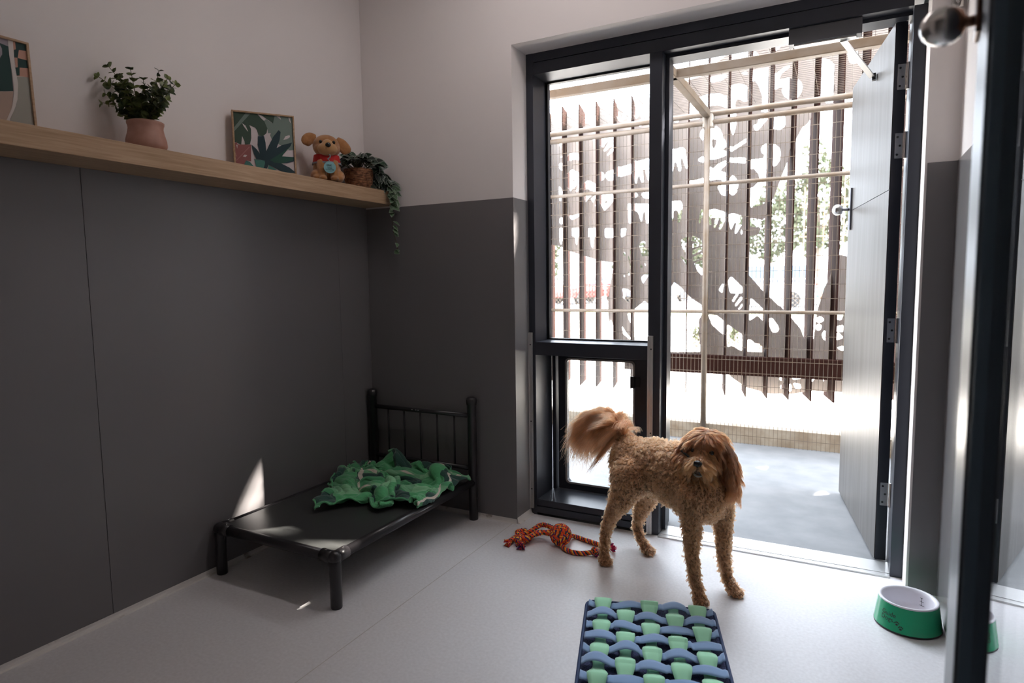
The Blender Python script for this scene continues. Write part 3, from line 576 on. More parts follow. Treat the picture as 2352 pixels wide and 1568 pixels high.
def car(x, y, L, H, Wd, col, rot, label, kind='suv'):
    r = thing('car', (x, y, 0), label, 'car', 'parked cars behind the screen'); ca, sa = math.cos(rot), math.sin(rot)
    def T(vs): return [(x + ca * a - sa * b, y + sa * a + ca * b, c) for a, b, c in vs]
    hl, hw = L / 2, Wd / 2
    low = [(-hl, .35), (-hl, .80), (-hl + .08, .95), (hl * .45, .98), (hl * .92, .85), (hl, .65), (hl, .35)]
    m = MB(); n = len(low)
    vs = [(p[0], s_ * hw * (1 if p[1] < .9 else .96), p[1]) for s_ in (-1, 1) for p in low]
    m.add(T(vs), [tuple(range(n - 1, -1, -1)), tuple(range(n, 2 * n))] + [(i, (i + 1) % n, n + (i + 1) % n, n + i) for i in range(n)])
    paint = new_mat('car_paint', col, .25, coat=.5)
    m.build('body', paint, r, bevel=.05)
    back = -hl + (.06 if kind == 'suv' else .9)
    cab = [(back, .95), (back + .18, H), (hl * .10, H), (hl * .48, .97)]
    m = MB(); vs = [(p[0], s_ * hw * (.93 if p[1] < 1 else .80), p[1]) for s_ in (-1, 1) for p in cab]; n = 4
    m.add(T(vs), [tuple(range(n - 1, -1, -1)), tuple(range(n, 2 * n))] + [(i, (i + 1) % n, n + (i + 1) % n, n + i) for i in range(n)])
    m.build('cabin', paint, r, bevel=.06)
    zt = H - .10; cg = new_mat('car_glass', (.05, .08, .12), .08)
    for s_ in (-1, 1):
        for a0, a1 in ((back + .20, back + (hl * .1 - back) * .5), (back + (hl * .1 - back) * .55, hl * .22)):
            q = [(a0, 1.02), (a0 + .06, zt), (min(a1, hl * .12), zt), (a1, 1.02)]; w_ = [(p[0], s_ * (hw * (.93 - .13 * (p[1] - .95) / (H - .95)) + .01), p[1]) for p in q]
            m = MB(); m.add(T(w_ + [(a, b - s_ * .02, c) for a, b, c in w_]), [(0, 1, 2, 3), (7, 6, 5, 4), (0, 4, 5, 1), (1, 5, 6, 2), (2, 6, 7, 3), (3, 7, 4, 0)]); m.build('window', cg, r)
    for a in (-hl * .62, hl * .60):
        for s_ in (-1, 1):
            c = T([(a, s_ * (hw - .10), .33)])[0]; MB().lathe([(.33, -.11), (.33, .11)], c, 18, (-sa, ca, 0)).build('wheel', M['black'], r)
    rl = new_mat('red_lens', (.6, .02, .02), .3)
    for s_ in (-1, 1):
        m = MB(); w_ = [(-hl - .02, s_ * hw * .86 - .1, .78), (-hl - .02, s_ * hw * .86 + .1, .78), (-hl - .02, s_ * hw * .86 + .1, .98), (-hl - .02, s_ * hw * .86 - .1, .98)]
        m.add(T(w_ + [(a + .05, b, c) for a, b, c in w_]), [(0, 1, 2, 3), (7, 6, 5, 4), (0, 4, 5, 1), (1, 5, 6, 2), (2, 6, 7, 3), (3, 7, 4, 0)]); m.build('tail_light', rl, r)
car(-18.5, 29, 4.9, 1.95, 1.9, (.85, .85, .85), math.radians(205), 'white four wheel drive parked furthest left behind the screen')
car(-14.0, 31, 4.4, 1.50, 1.75, (.03, .07, .18), math.radians(250), 'blue hatchback parked beside the white four wheel drive', 'hatch')
car(-10.4, 30, 4.4, 1.48, 1.75, (.22, .02, .018), math.radians(250), 'red car parked between the blue hatchback and the grey sedan', 'hatch')
car(-7.0, 32, 4.4, 1.50, 1.75, (.12, .13, .14), math.radians(250), 'grey sedan parked behind the door frame post', 'hatch')
car(-1.2, 27, 4.7, 1.85, 1.9, (.88, .88, .88), math.radians(185), 'white van seen between the fins of the door view')
car(3.0, 30, 4.5, 1.5, 1.75, (.05, .12, .11), math.radians(190), 'teal car parked furthest right behind the open door', 'hatch')

leafm = new_mat('far_leaves', (.25, .28, .10), .7); color_noise(leafm, (.050, .062, .024), (.10, .10, .055), .8, 4)
bark = new_mat('far_bark', (.22, .17, .13), .9)
def tree(x, y, H, R, seed, label):
    rg = np.random.default_rng(seed); r = thing('tree', (x, y, 0), label, 'tree', 'trees beyond the car park')
    t = MB(); t.tube([(x, y, -.02), (x + .1, y, H * .35), (x - .05, y + .05, H * .7)], [.22, .16, .06], 8)
    for k in range(5):
        q = rg.uniform(0, 6.28); t.tube([(x, y, H * .4), (x + math.cos(q) * R * .6, y + math.sin(q) * R * .6, H * rg.uniform(.6, .85))], [.08, .02], 5)
    t.build('trunk', bark, r)
    c = MB(); n = 2600; u_ = rg.normal(size=(n, 3)); u_ /= np.linalg.norm(u_, axis=1)[:, None]; rad = rg.uniform(.45, 1, n) ** .6
    lump = 1 + .25 * np.sin(u_[:, 0] * 5 + seed) * np.cos(u_[:, 1] * 4) + .2 * np.sin(u_[:, 2] * 7)
    pc = u_ * rad[:, None] * lump[:, None] * np.array((R * .68, R * .5, H * .36)) + np.array((x, y, H * .66))
    d = rg.normal(size=(n, 3)); d /= np.linalg.norm(d, axis=1)[:, None]; e_ = np.cross(d, rg.normal(size=(n, 3))); e_ /= np.linalg.norm(e_, axis=1)[:, None]
    s_ = rg.uniform(.10, .26, n)[:, None]
    vs = np.stack([pc - d * s_, pc + e_ * s_ * .5, pc + d * s_, pc - e_ * s_ * .5], 1).reshape(-1, 3)
    c.add(vs, [(4 * i, 4 * i + 1, 4 * i + 2, 4 * i + 3) for i in range(n)]); c.build('foliage', leafm, r)
for k, (x, y, H, R, lb) in enumerate([(-30, 44, 5.0, 3.6, 'bushy olive tree furthest left beyond the cars'), (-24.5, 46, 4.6, 3.4, 'round tree behind the white four wheel drive'), (-19.5, 45, 4.8, 3.6, 'round tree behind the blue hatchback'), (-13.5, 47, 5.0, 3.6, 'tree behind the grey sedan'),
        (-7.5, 46, 6.5, 3.2, 'tree left of the white van'), (-3.0, 44, 8.0, 3.0, 'tall tree above the white van'), (.6, 45, 9.0, 3.2, 'tallest tree beyond the car park'), (4.6, 43, 8.0, 3.2, 'tall tree behind the open door'), (9, 46, 7.5, 3.4, 'tree furthest right beyond the car park')]):
    tree(x, 42 + 8 * (k % 2) + (y - 45) * .5, H, R, k + 3, lb)
sb = MB(); rg = np.random.default_rng(4)
def low_bush(x, y, lb, s):
    r = thing('bush', (x, y, -.02), lb, 'bush', 'small bushes beyond the screen'); rg = np.random.default_rng(s)
    m = MB()
    for k in range(10): q = rg.uniform(0, 6.28); m.tube([(x, y, -.02), (x + .12 * math.cos(q), y + .12 * math.sin(q), .25)], [.008, .003], 4)
    m.build('stem', bark, r); m = MB(); n = 260
    pc = rg.normal(size=(n, 3)) * np.array((.06, .06, .09)) + np.array((x, y, .26)); d = rg.normal(size=(n, 3)); d /= np.linalg.norm(d, axis=1)[:, None]; e_ = np.cross(d, (0.1, .3, 1)); e_ /= np.linalg.norm(e_, axis=1)[:, None]
    vs = np.stack([pc - d * .05, pc + e_ * .015, pc + d * .05, pc - e_ * .015], 1).reshape(-1, 3); m.add(vs, [(4 * i, 4 * i + 1, 4 * i + 2, 4 * i + 3) for i in range(n)]); m.build('foliage', leafm, r)
for u_, lb in ((1600, 'small bush left of the fence post'), (1685, 'small bush seen below the slanted cut-out band'), (1745, 'small bush right of the slanted cut-out band')):
    p = at(u_, 800, 2, 0.0); low_bush(p[0], p[1], lb, int(u_))
# ------------------------------------------------------------------ oak shelf and what stands on it
ZS = 1.7057
tag(MB().box(0.0005, .2101, YF, -.0045, 1.6365, ZS).build('shelf', M['oak'], None, bevel=.0015), 'long thick oak ledge running along the left wall', 'shelf')

def on_plane(u, v, p0, n):
    d = ray(u, v); n = np.array(n, float); return CAM + d * (np.dot(np.array(p0) - CAM, n) / np.dot(d, n))
MC = {}
def flat(name, c, rough=.7):
    if name not in MC: MC[name] = new_mat(name, c, rough)
    return MC[name]
def picture(name, label, tl, tr, height, tilt, frame_w, depth, shapes, org, sc, base):
    """tl,tr: top corners in the world (same z); frame leaning back by tilt; shapes in zoomed photo coordinates"""
    tl, tr = np.array(tl), np.array(tr); ax = tr - tl; wd = np.linalg.norm(ax); ax /= wd
    nrm = np.cross(ax, (0, 0, 1)); nrm /= np.linalg.norm(nrm)          # towards the room
    if nrm[0] < 0: nrm = -nrm
    up = np.array((0, 0, 1.0)) * math.cos(tilt) - nrm * math.sin(tilt); nn = np.cross(ax, up); nn = nn if nn[0] > 0 else -nn
    bl = tl - up * height
    r = thing(name, (bl + tr - tl) * .5 + bl * .5 - (bl + tr - tl) * .0 if False else (bl + ax * wd / 2), label, 'picture')
    def W(a, b, c): return bl + ax * a + up * b + nn * c
    fr = MB()
    for a0, a1, b0, b1 in ((0, wd, 0, frame_w), (0, wd, height - frame_w, height), (0, frame_w, frame_w, height - frame_w), (wd - frame_w, wd, frame_w, height - frame_w)):
        fr.obb(W((a0 + a1) / 2, (b0 + b1) / 2, -depth / 2), ax * (a1 - a0) / 2, up * (b1 - b0) / 2, nn * depth / 2)
    fr.build('frame', M['oak'], r, bevel=.001)
    pr = MB(); mats = [flat('print_' + name, base)]
    pr.obb(W(wd / 2, height / 2, -.008), ax * (wd / 2 - .001), up * (height / 2 - .001), nn * .001)
    p0 = W(0, 0, -.0065)
    for k, (cname, c, pts) in enumerate(shapes):
        mt = flat(cname, c)
        if mt not in mats: mats.append(mt)
        pr.cur = mats.index(mt); q = []
        for a, b in pts:
            w = on_plane(org[0] + sc * a, org[1] + sc * b, p0, nn); A_ = np.dot(w - bl, ax); B_ = np.dot(w - bl, up)
            A_ = min(max(A_, frame_w * .6), wd - frame_w * .6); B_ = min(max(B_, frame_w * .6), height - frame_w * .6); q.append(W(A_, B_, -.0065 + .00012 * (k + 1)))
        bmq = bmesh.new(); vs = [bmq.verts.new(x) for x in q]; fc = bmq.faces.new(vs); bmesh.ops.triangulate(bmq, faces=[fc]); bmq.verts.index_update()
        pr.add([v.co[:] for v in bmq.verts], [tuple(v.index for v in f.verts) for f in bmq.faces]); bmq.free()
    pr.build('print', mats, r)
    return r
DG = ('p_green', (.042, .075, .050)); LG = ('p_grey_green', (.17, .22, .19)); NV = ('p_deep_teal', (.010, .035, .045)); GR = ('p_emerald', (.015, .075, .050)); PK = ('p_rose', (.30, .105, .10)); TQ = ('p_turquoise', (.06, .20, .17)); WH = ('p_cream', (.62, .55, .55)); PL = ('p_light_rose', (.42, .19, .18))
sh = [(*DG, [(185, 185), (690, 240), (800, 380), (880, 450), (910, 560), (890, 660), (820, 720), (730, 710), (700, 600), (660, 550), (545, 500), (580, 580), (585, 760), (560, 880), (460, 890), (450, 820), (400, 715), (385, 890), (210, 830)]),
      (*LG, [(480, 215), (580, 235), (215, 640), (205, 560)]), (*WH, [(400, 460), (470, 510), (525, 630), (500, 610), (440, 530)]), (*DG, [(690, 270), (1050, 300), (1055, 400), (1020, 470), (960, 420), (880, 370), (800, 310)]),
      (*LG, [(1055, 300), (1430, 330), (1440, 1000), (1350, 1000), (1200, 920), (1000, 800), (960, 700), (980, 660), (920, 660), (905, 560), (840, 410), (880, 380), (1020, 470)]), (*WH, [(1055, 300), (1150, 310), (1180, 390)]), (*WH, [(1225, 795), (1270, 720), (1350, 700), (1360, 740), (1300, 780)]), (*WH, [(1325, 330), (1345, 350), (1385, 470), (1350, 430)]),
      (*PK, [(200, 870), (290, 830), (310, 885), (580, 890), (580, 1220), (480, 1200), (440, 1290), (200, 1260)]), (*PL, [(230, 1220), (540, 930), (555, 940), (400, 1100), (300, 1200)]), (*PL, [(215, 1010), (300, 1120), (280, 1130)]), (*WH, [(415, 1125), (450, 1090), (505, 1100), (470, 1140)]), (*WH, [(280, 890), (310, 900), (305, 970)]),
      (*NV, [(590, 890), (690, 980), (760, 1075), (715, 900), (720, 720), (840, 720), (870, 850), (885, 1020), (940, 900), (1020, 740), (1130, 600), (1170, 640), (1150, 800), (1090, 960), (1200, 900), (1400, 850), (1370, 920), (1230, 1080), (1200, 1125), (1440, 1140), (1440, 1225), (1300, 1260), (1180, 1265), (1350, 1350), (1450, 1430), (1450, 1480), (1200, 1440), (1000, 1320), (930, 1290), (900, 1370), (830, 1360), (840, 1210), (690, 1180), (640, 1080)]),
      (*GR, [(1360, 930), (1230, 1080), (1200, 1125), (1430, 1145), (1430, 1200), (1200, 1265), (1050, 1250), (960, 1200), (1180, 1060)]),
      (*TQ, [(640, 1170), (690, 1190), (850, 1210), (860, 1260), (830, 1370), (690, 1350)]), (*TQ, [(480, 1210), (560, 1240), (640, 1330), (440, 1300)]), (*TQ, [(930, 1300), (1010, 1340), (1100, 1400), (920, 1390)])]
tl = at(531, 251, 0, .035); tr = at(675, 266, 0, .180); zt = (tl[2] + tr[2]) / 2
picture('framed_print', 'small framed tropical leaf print between the pink pot and the plush dog', (tl[0], tl[1], zt), (tr[0], tr[1], zt), (zt - ZS - .001) / math.cos(.06), .06, .007, .03, sh, (510, 230), .1148, (.62, .55, .55))
D2 = ('p_bottle_green', (.008, .040, .036)); BG = ('p_beige', (.40, .29, .235)); PE = ('p_peach', (.50, .27, .20)); LV = ('p_lavender', (.30, .26, .29)); IV = ('p_ivory', (.60, .55, .52)); SG = ('p_sage', (.33, .32, .28))
sh = [(*LV, [(-400, 0), (110, 190), (120, 290), (-400, 240)]), (*D2, [(-400, 240), (0, 235), (125, 285), (150, 560), (185, 900), (-400, 905)]), (*LV, [(0, 260), (25, 310), (30, 390), (0, 440), (-100, 400), (-60, 280)]), (*SG, [(180, 700), (420, 710), (490, 1400), (100, 1400), (220, 1100)]), (*BG, [(-400, 905), (185, 905), (175, 1080), (100, 1300), (-400, 1300)]),
      (*PE, [(170, 200), (380, 225), (420, 715), (230, 690)]), (*D2, [(205, 210), (375, 235), (380, 350), (260, 330), (245, 440), (195, 435), (190, 330), (220, 320)]), (*D2, [(240, 440), (390, 480), (395, 585), (270, 575), (270, 685), (215, 685), (205, 575), (245, 570)]), (*IV, [(105, 190), (175, 205), (205, 560), (250, 800), (240, 1020), (190, 1180), (120, 1310), (90, 1300), (165, 1120), (195, 900), (165, 640), (125, 400)])]
tr = at(66, 98, 0, .045)
picture('framed_print', 'framed abstract print at the left end of the ledge, cut by the photo edge', (.030, tr[1] - .36, tr[2]), (.045, tr[1], tr[2]), (tr[2] - ZS - .001) / math.cos(.05), .05, .007, .025, sh, (0, 60), .1658, (.45, .38, .34))

# potted eucalyptus
terr = new_mat('blush_ceramic', (.40, .205, .155), .55); color_noise(terr, (.38, .19, .14), (.44, .24, .185), 30, 3)
eul = new_mat('eucalyptus_leaf', (.10, .14, .045), .45, spec=.4); color_noise(eul, (.035, .055, .025), (.17, .20, .055), 22, 2, lo=.38, hi=.62)
stm = new_mat('green_stem', (.10, .09, .04), .7)
PC = at(337, 330, 0, .115); PC = np.array((.115, PC[1], ZS))
pt = thing('potted_plant', PC, 'blush pink ceramic pot with a small round-leaved plant on the ledge', 'plant')
MB().lathe([(.052, .0005), (.062, .006), (.067, .022), (.066, .040), (.060, .062), (.0565, .080), (.0575, .090), (.060, .096), (.0605, .103), (.057, .105), (.053, .100), (.052, .075), (.052, .072)], PC, 40).build('pot', terr, pt, smooth=True)
MB().lathe([(.0515, .074), (.0515, .080), (.02, .082)], PC, 24).build('soil', new_mat('dark_soil', (.02, .016, .012), .95), pt)
def frame_axes(d):
    d = np.array(d, float); d /= np.linalg.norm(d); a = np.cross(d, (0, 0, 1.0)); a = a / np.linalg.norm(a) if np.linalg.norm(a) > 1e-3 else np.array((1.0, 0, 0)); return d, a, np.cross(a, d)
def leaf_shape(mb, p, d, n, L, Wd, tipy=1.0, curl=.15):
    """leaf from p along d, face normal n"""
    d = np.array(d, float); d /= np.linalg.norm(d); n = np.array(n, float); n = n - d * np.dot(n, d); n /= np.linalg.norm(n) + 1e-9; s = np.cross(n, d)
    prof = [(0, .0), (.12, .55), (.32, .95), (.55, 1.0), (.78, .68), (1.0, .03)] if tipy < .6 else [(0, .0), (.10, .62), (.28, .98), (.5, .95), (.75, .55), (1.0, .02)]
    vs = []
    for t, w in prof:
        c = np.array(p) + d * L * t - n * curl * L * t * t
        vs += [c - s * Wd / 2 * w + n * Wd * .12 * w, c, c + s * Wd / 2 * w + n * Wd * .12 * w]
    fs = []
    for i in range(len(prof) - 1):
        fs += [(3 * i, 3 * i + 1, 3 * i + 4, 3 * i + 3), (3 * i + 1, 3 * i + 2, 3 * i + 5, 3 * i + 4)]
    mb.add(vs, fs)
rg = np.random.default_rng(21)
stems, leaves = MB(), MB()
camr, camu = RM[0], RM[1]
tips = [(-.185, .225), (-.125, .275), (-.10, .235), (-.06, .205), (-.02, .255), (.005, .225), (.055, .28), (.10, .225), (.15, .205), (.175, .185), (.11, .16), (.135, .115), (-.13, .14), (-.155, .105), (-.08, .17), (.03, .19), (.075, .19), (-.03, .16), (.0, .13), (.06, .12), (-.07, .11), (.09, .09), (-.10, .075), (-.145, .205)]
for k, (a, b) in enumerate(tips):
    p0 = PC + np.array((rg.uniform(-.025, .025), rg.uniform(-.025, .025), .08)); dep = rg.uniform(-.05, .07)
    hd = np.array((camr[0], camr[1], 0)); hd /= np.linalg.norm(hd); fw = np.array((-hd[1], hd[0], 0))
    p2 = PC + hd * a * .78 - fw * dep + np.array((0, 0, .085 + b * .74)); p2[0] = max(p2[0], .02); p1 = (p0 + p2) / 2 + np.array((0, 0, .03 + .05 * abs(a)))
    pts = [p0 * (1 - t) ** 2 + 2 * p1 * t * (1 - t) + p2 * t * t for t in np.linspace(0, 1, 9)]
    stems.tube(pts, [.0016] * 6 + [.0011] * 3, 5)
    for i in range(2, 9):
        d, a1, a2 = frame_axes(pts[min(i + 1, 8)] - pts[i - 1]); q = rg.uniform(0, 3.14)
        for sg in (1, -1, .0):
            if sg == 0 and i % 2: continue
            r_ = math.cos(q) * a1 * sg + math.sin(q) * a2 * sg if sg else math.cos(q + 1.57) * a1 + math.sin(q + 1.57) * a2
            sz = rg.uniform(.022, .033) * (1.0 if i < 7 else .65); dd = d * .55 + r_; leaf_shape(leaves, pts[i], dd, d + rg.normal(0, .45, 3), sz, sz * .86, .5, .1)
leaves.v = [(max(v[0], .008), v[1], v[2]) for v in leaves.v]
stems.build('stem', stm, pt); leaves.build('foliage', eul, pt)

# trailing plant in a woven basket
rope = new_mat('seagrass_rope', (.21, .085, .04), .8); color_noise(rope, (.12, .045, .02), (.33, .15, .07), 60, 3)
ivy = new_mat('variegated_leaf', (.03, .06, .035), .35, spec=.5); color_noise(ivy, (.006, .013, .010), (.035, .075, .04), 30, 2, lo=.4, hi=.7)
ivl = new_mat('pale_green_leaf', (.09, .16, .08), .45); vein = new_mat('pale_leaf_edge', (.28, .33, .27), .5)
BC = np.array((.115, at(824, 410, 0, .115)[1], ZS))
bk = thing('basket_plant', BC, 'dark trailing plant in a brown woven basket at the corner end of the ledge', 'plant')
b = MB()
for k in range(14):
    z = .004 + .0072 * k; r_ = .060 + .010 * min(k / 8, 1)
    b.tube([BC + np.array((r_ * math.cos(q), r_ * math.sin(q), z + .0018 * math.sin(9 * q + k))) for q in np.linspace(0, 2 * math.pi, 40)], .0043, 6, cap=False)
b.lathe([(.056, .001), (.066, .098)], BC, 32, cap=False); b.lathe([(.056, .001), (.001, .0012)], BC, 32, cap=False); bb = b.build('basket', rope, bk, smooth=True)
MB().lathe([(.062, .085), (.03, .088)], BC, 24).build('soil', M['black'], bk)
st, lf, pl_, ed = MB(), MB(), MB(), MB()
rg = np.random.default_rng(5)
def ivy_leaf(p, d, n, L, pale=False):
    tgt = pl_ if pale else lf; leaf_shape(tgt, p, d, n, L, L * .62, 1.0, .18)
    d = np.array(d, float) / np.linalg.norm(d); n = np.array(n, float); n = n - d * np.dot(n, d); n /= np.linalg.norm(n) + 1e-9; s = np.cross(n, d)
    w = .62 * L / 2
    for sg in (-1, 1):
        pts = [np.array(p) + d * L * t - n * .18 * L * t * t + s * sg * w * ww + n * (w * .24 * ww + .0006) for t, ww in ((.0, .0), (.10, .60), (.28, .96), (.5, .93), (.75, .53), (1.0, .02))]
        pin = [np.array(p) + d * L * t - n * .18 * L * t * t + s * sg * w * ww * .88 + n * (w * .24 * ww * .88 + .0009) for t, ww in ((.06, .0), (.12, .60), (.28, .96), (.5, .93), (.74, .53), (.94, .0))]
        ed.add(pts + pin, [(i, i + 1, 7 + i, 6 + i) for i in range(5)])
for k in range(72):
    q = rg.uniform(0, 6.28); rr = rg.uniform(.0, .095); h_ = .115 + .062 * math.cos(rr / .09 * 1.2) * rg.uniform(.4, 1.1)
    p = BC + np.array((rr * math.cos(q), rr * math.sin(q), h_)); p[0] = max(p[0], .03); p[1] = min(p[1], -.03)
    d = np.array((math.cos(q) + .5, math.sin(q) - .3, rg.uniform(-.5, .4))); n = np.array((.5, -.6, .9)) + rg.normal(0, .35, 3)
    st.tube([BC + np.array((0, 0, .085)), p], .0014, 4); ivy_leaf(p, d, n, rg.uniform(.050, .078))
E1 = at(905, 400, 0, .19); trail = catmull([BC + (0.02, .02, .10), BC + (.055, .045, .125), (.165, -.075, 1.80), (.205, -.055, 1.755), (.222, -.06, 1.70), (.226, -.058, 1.63), (.228, -.056, 1.55), (.228, -.055, 1.50), (.232, -.040, 1.45), (.232, -.028, 1.42), (.230, -.035, 1.395), (.228, -.055, 1.395)], 5)
st.tube(trail, .0017, 5)
for i in range(6, len(trail) - 1):
    p = trail[i]; pale = p[2] < 1.74; den = 3 if p[2] > 1.70 else (2 if p[2] > 1.62 else 1)
    if p[2] < 1.58 and i % 2: continue
    if p[2] < 1.48 and i % 3: continue
    for _ in range(den):
        a_ = rg.uniform(-1, 1); d = np.array((.55 + .3 * rg.uniform(), a_ * .9 - .2, -.8 * rg.uniform(.2, 1))); n = np.array((.8, -.5, .45)) + rg.normal(0, .35, 3)
        ivy_leaf(p, d, n, rg.uniform(.045, .068) if p[2] > 1.6 else rg.uniform(.032, .046), pale)
for k in range(26):
    t = rg.uniform(0, 1); p = BC * (1 - t) + np.array((.19, -.075, ZS)) * t + np.array((rg.uniform(-.01, .03), rg.uniform(-.01, .035), .10 - .05 * t + rg.uniform(-.03, .03)))
    p[1] = min(p[1], -.03); ivy_leaf(p, (.5, rg.uniform(-.4, .5), -.9), np.array((.8, -.5, .4)) + rg.normal(0, .3, 3), rg.uniform(.052, .075))
p = np.array((.205, -.05, 1.755)); ivy_leaf(p, (.5, .45, -.05), (.3, -.5, .8), .06)
for mb_ in (lf, pl_, ed): mb_.v = [(max(v[0], .008 if v[2] > ZS + .004 else .2125), min(v[1], -.008), v[2]) for v in mb_.v]
st.build('stem', stm, bk); lf.build('foliage', ivy, bk); tag(pl_.build('trailing_foliage', ivl, bk), 'paler green leaves on the hanging strand'); ed.build('leaf_edging', vein, bk)

# plush dog
plush = new_mat('golden_plush', (.40, .175, .055), .95, sheen=.4); color_noise(plush, (.34, .14, .04), (.46, .215, .075), 40, 4); bump(plush, 420, .8, .003, 4)
plight = new_mat('light_plush', (.50, .27, .11), .95, sheen=.4); bump(plight, 420, .8, .003, 4)
TC = np.array((.125, at(752, 412, 0, .125)[1], ZS + .004))
ty = thing('plush_dog', TC, 'golden plush puppy in a red grey-trimmed jacket with a round blue tag', 'plush toy')
fv = np.array((CAM[0] - TC[0], CAM[1] - TC[1], 0)); fv /= np.linalg.norm(fv); rv = np.array((-fv[1], fv[0], 0))     # forward, viewer's right
q = math.radians(6); fv, rv = fv * math.cos(q) + rv * math.sin(q), rv * math.cos(q) - fv * math.sin(q)
rot = np.array([rv, fv, (0, 0, 1.0)]).T
def tp(a, b, c): return TC + rv * a + fv * b + np.array((0, 0, c))
def remesh(mb, name, mat, parent, voxel, smooth=6):
    o = mb.build(name, mat, None); md = o.modifiers.new('r', 'REMESH'); md.mode = 'VOXEL'; md.voxel_size = voxel; md.use_smooth_shade = True
    if smooth: s_ = o.modifiers.new('s', 'SMOOTH'); s_.iterations = smooth; s_.factor = .5
    dg = bpy.context.evaluated_depsgraph_get(); me = bpy.data.meshes.new_from_object(o.evaluated_get(dg)); old = o.data; o.modifiers.clear(); o.data = me; me.name = name; bpy.data.meshes.remove(old)
    if parent is not None:
        off = parent_world(parent); me.transform(Matrix.Translation(-off)); o.parent = parent
    return o
m = MB()
m.ell(tp(0, -.005, .062), (.066, .058, .070), rot); m.ell(tp(0, -.002, .105), (.050, .046, .05), rot); m.ell(tp(0, .01, .170), (.064, .054, .055), rot); m.ell(tp(0, .03, .152), (.062, .045, .036), rot)
for s_ in (-1, 1):
    m.ell(tp(s_ * .048, .02, .030), (.032, .042, .030), rot); m.ell(tp(s_ * .050, .048, .016), (.022, .026, .016), rot)
    m.tube([tp(s_ * .030, .035, .095), tp(s_ * .028, .058, .050), tp(s_ * .026, .062, .014)], [.022, .019, .018], 12); m.ell(tp(s_ * .026, .072, .012), (.019, .024, .012), rot)
remesh(m, 'body', plush, ty, .0045, 5)
m = MB(); m.ell(tp(0, .052, .150), (.048, .036, .032), rot); m.ell(tp(0, .055, .170), (.026, .026, .026), rot); remesh(m, 'muzzle', plight, ty, .004, 6)
for s_, dn_ in ((-1, .0), (1, -.02)):
    cp_ = catmull([tp(s_ * .046, .0, .204), tp(s_ * .072, .006, .205 + dn_), tp(s_ * .088, .012, .192 + dn_ * 1.5), tp(s_ * .096, .016, .170 + dn_ * 1.5)], 5); m = MB(); m.tube(cp_, list(np.interp(np.linspace(0, 1, len(cp_)), [0, .3, .7, .9, 1], [.022, .028, .029, .024, .014])), 20, flat=.45, up=fv); remesh(m, 'ear', plush, ty, .004, 5)
MB().ell(tp(0, .090, .163), (.013, .009, .011), rot).build('nose', new_mat('shiny_black', (.01, .01, .01), .2), ty, smooth=True)
for s_ in (-1, 1): MB().ell(tp(s_ * .030, .056, .182), (.0075, .006, .0085), rot).build('eye', MC.setdefault('eyeblk', new_mat('eye_black', (.008, .006, .005), .08)), ty, smooth=True)
red = new_mat('red_felt', (.45, .012, .010), .8); gtr = new_mat('grey_trim', (.23, .24, .27), .7)
def band(z0, z1, r0, r1, a0=0, a1=2 * math.pi, n=40, th=.003):
    mb = MB(); vs = []; L_ = []
    for k in range(n + 1):
        q = a0 + (a1 - a0) * k / n; L_.append(q)
    for q in L_:
        for (r_, z) in ((r0, z1), (r1, z0), (r1 + th, z0), (r0 + th, z1)): vs.append(tp(r_ * math.sin(q), r_ * .96 * math.cos(q) + .0, z))
    fs = [(4 * k + i, 4 * k + (i + 1) % 4, 4 * k + 4 + (i + 1) % 4, 4 * k + 4 + i) for k in range(n) for i in range(4)]
    return mb.add(vs, fs + [(0, 1, 2, 3), (4 * n + 3, 4 * n + 2, 4 * n + 1, 4 * n)])
band(.090, .128, .056, .063).build('jacket', red, ty, smooth=False)
g = band(.084, .0925, .0645, .066); g.tube([tp(.004, .068, .126), tp(.010, .071, .118), tp(.008, .072, .108), tp(-.002, .072, .102), tp(.004, .071, .094)], .0035, 8); g.build('jacket_trim', gtr, ty)
tgm = MB(); tcn = tp(.004, .088, .060); tgm.lathe([(.0275, 0), (.0275, .002)], tcn, 32, fv); tg_ = tgm.build('tag', new_mat('pale_blue_card', (.22, .45, .48), .5), ty)
ink = new_mat('black_ink', (.015, .02, .02), .6)
wr_ = MB()
def write(mb, text, size, c, right, up, nrm, off=.0008, align='c'):
    vs, fs = font_mesh(text, size); w_ = vs[:, 0].max() + vs[:, 0].min(); x0 = -w_ / 2 if align == 'c' else 0
    mb.add([np.array(c) + right * (p[0] + x0) + up * p[1] + nrm * off for p in vs], fs)
U3 = np.array((0, 0, 1.0))

def tagp(a, b): return tcn + rv * a + U3 * b + fv * .0024
for k in range(4): wr_.tube([tagp(-.0115 + .006 * k + .0028 * math.cos(q), .0095 + .0036 * math.sin(q) * (1 if k != 2 else .6)) for q in np.linspace(0, 5.6, 12)], .0006, 4)
for k in range(3): wr_.tube([tagp(-.0095 + .007 * k, .0035), tagp(-.0095 + .007 * k, -.0015), tagp(-.0055 + .007 * k, -.0015)], .0006, 4)
wr_.tube([tagp(-.011, -.0045), tagp(.0105, -.004)], .0007, 4); wr_.tube([tagp(-.008, -.0185), tagp(.010, -.018)], .0004, 4)
write(wr_, 'GuideDogs', .0085, tcn - U3 * .013 + fv * .002, rv, U3, fv)
wr_.build('tag_lettering', ink, tg_)
MB().tube([tp(.004, .089, .088), tp(.003, .080, .096), tp(0, .070, .10)], .001, 5).build('tag_loop', gtr, tg_)

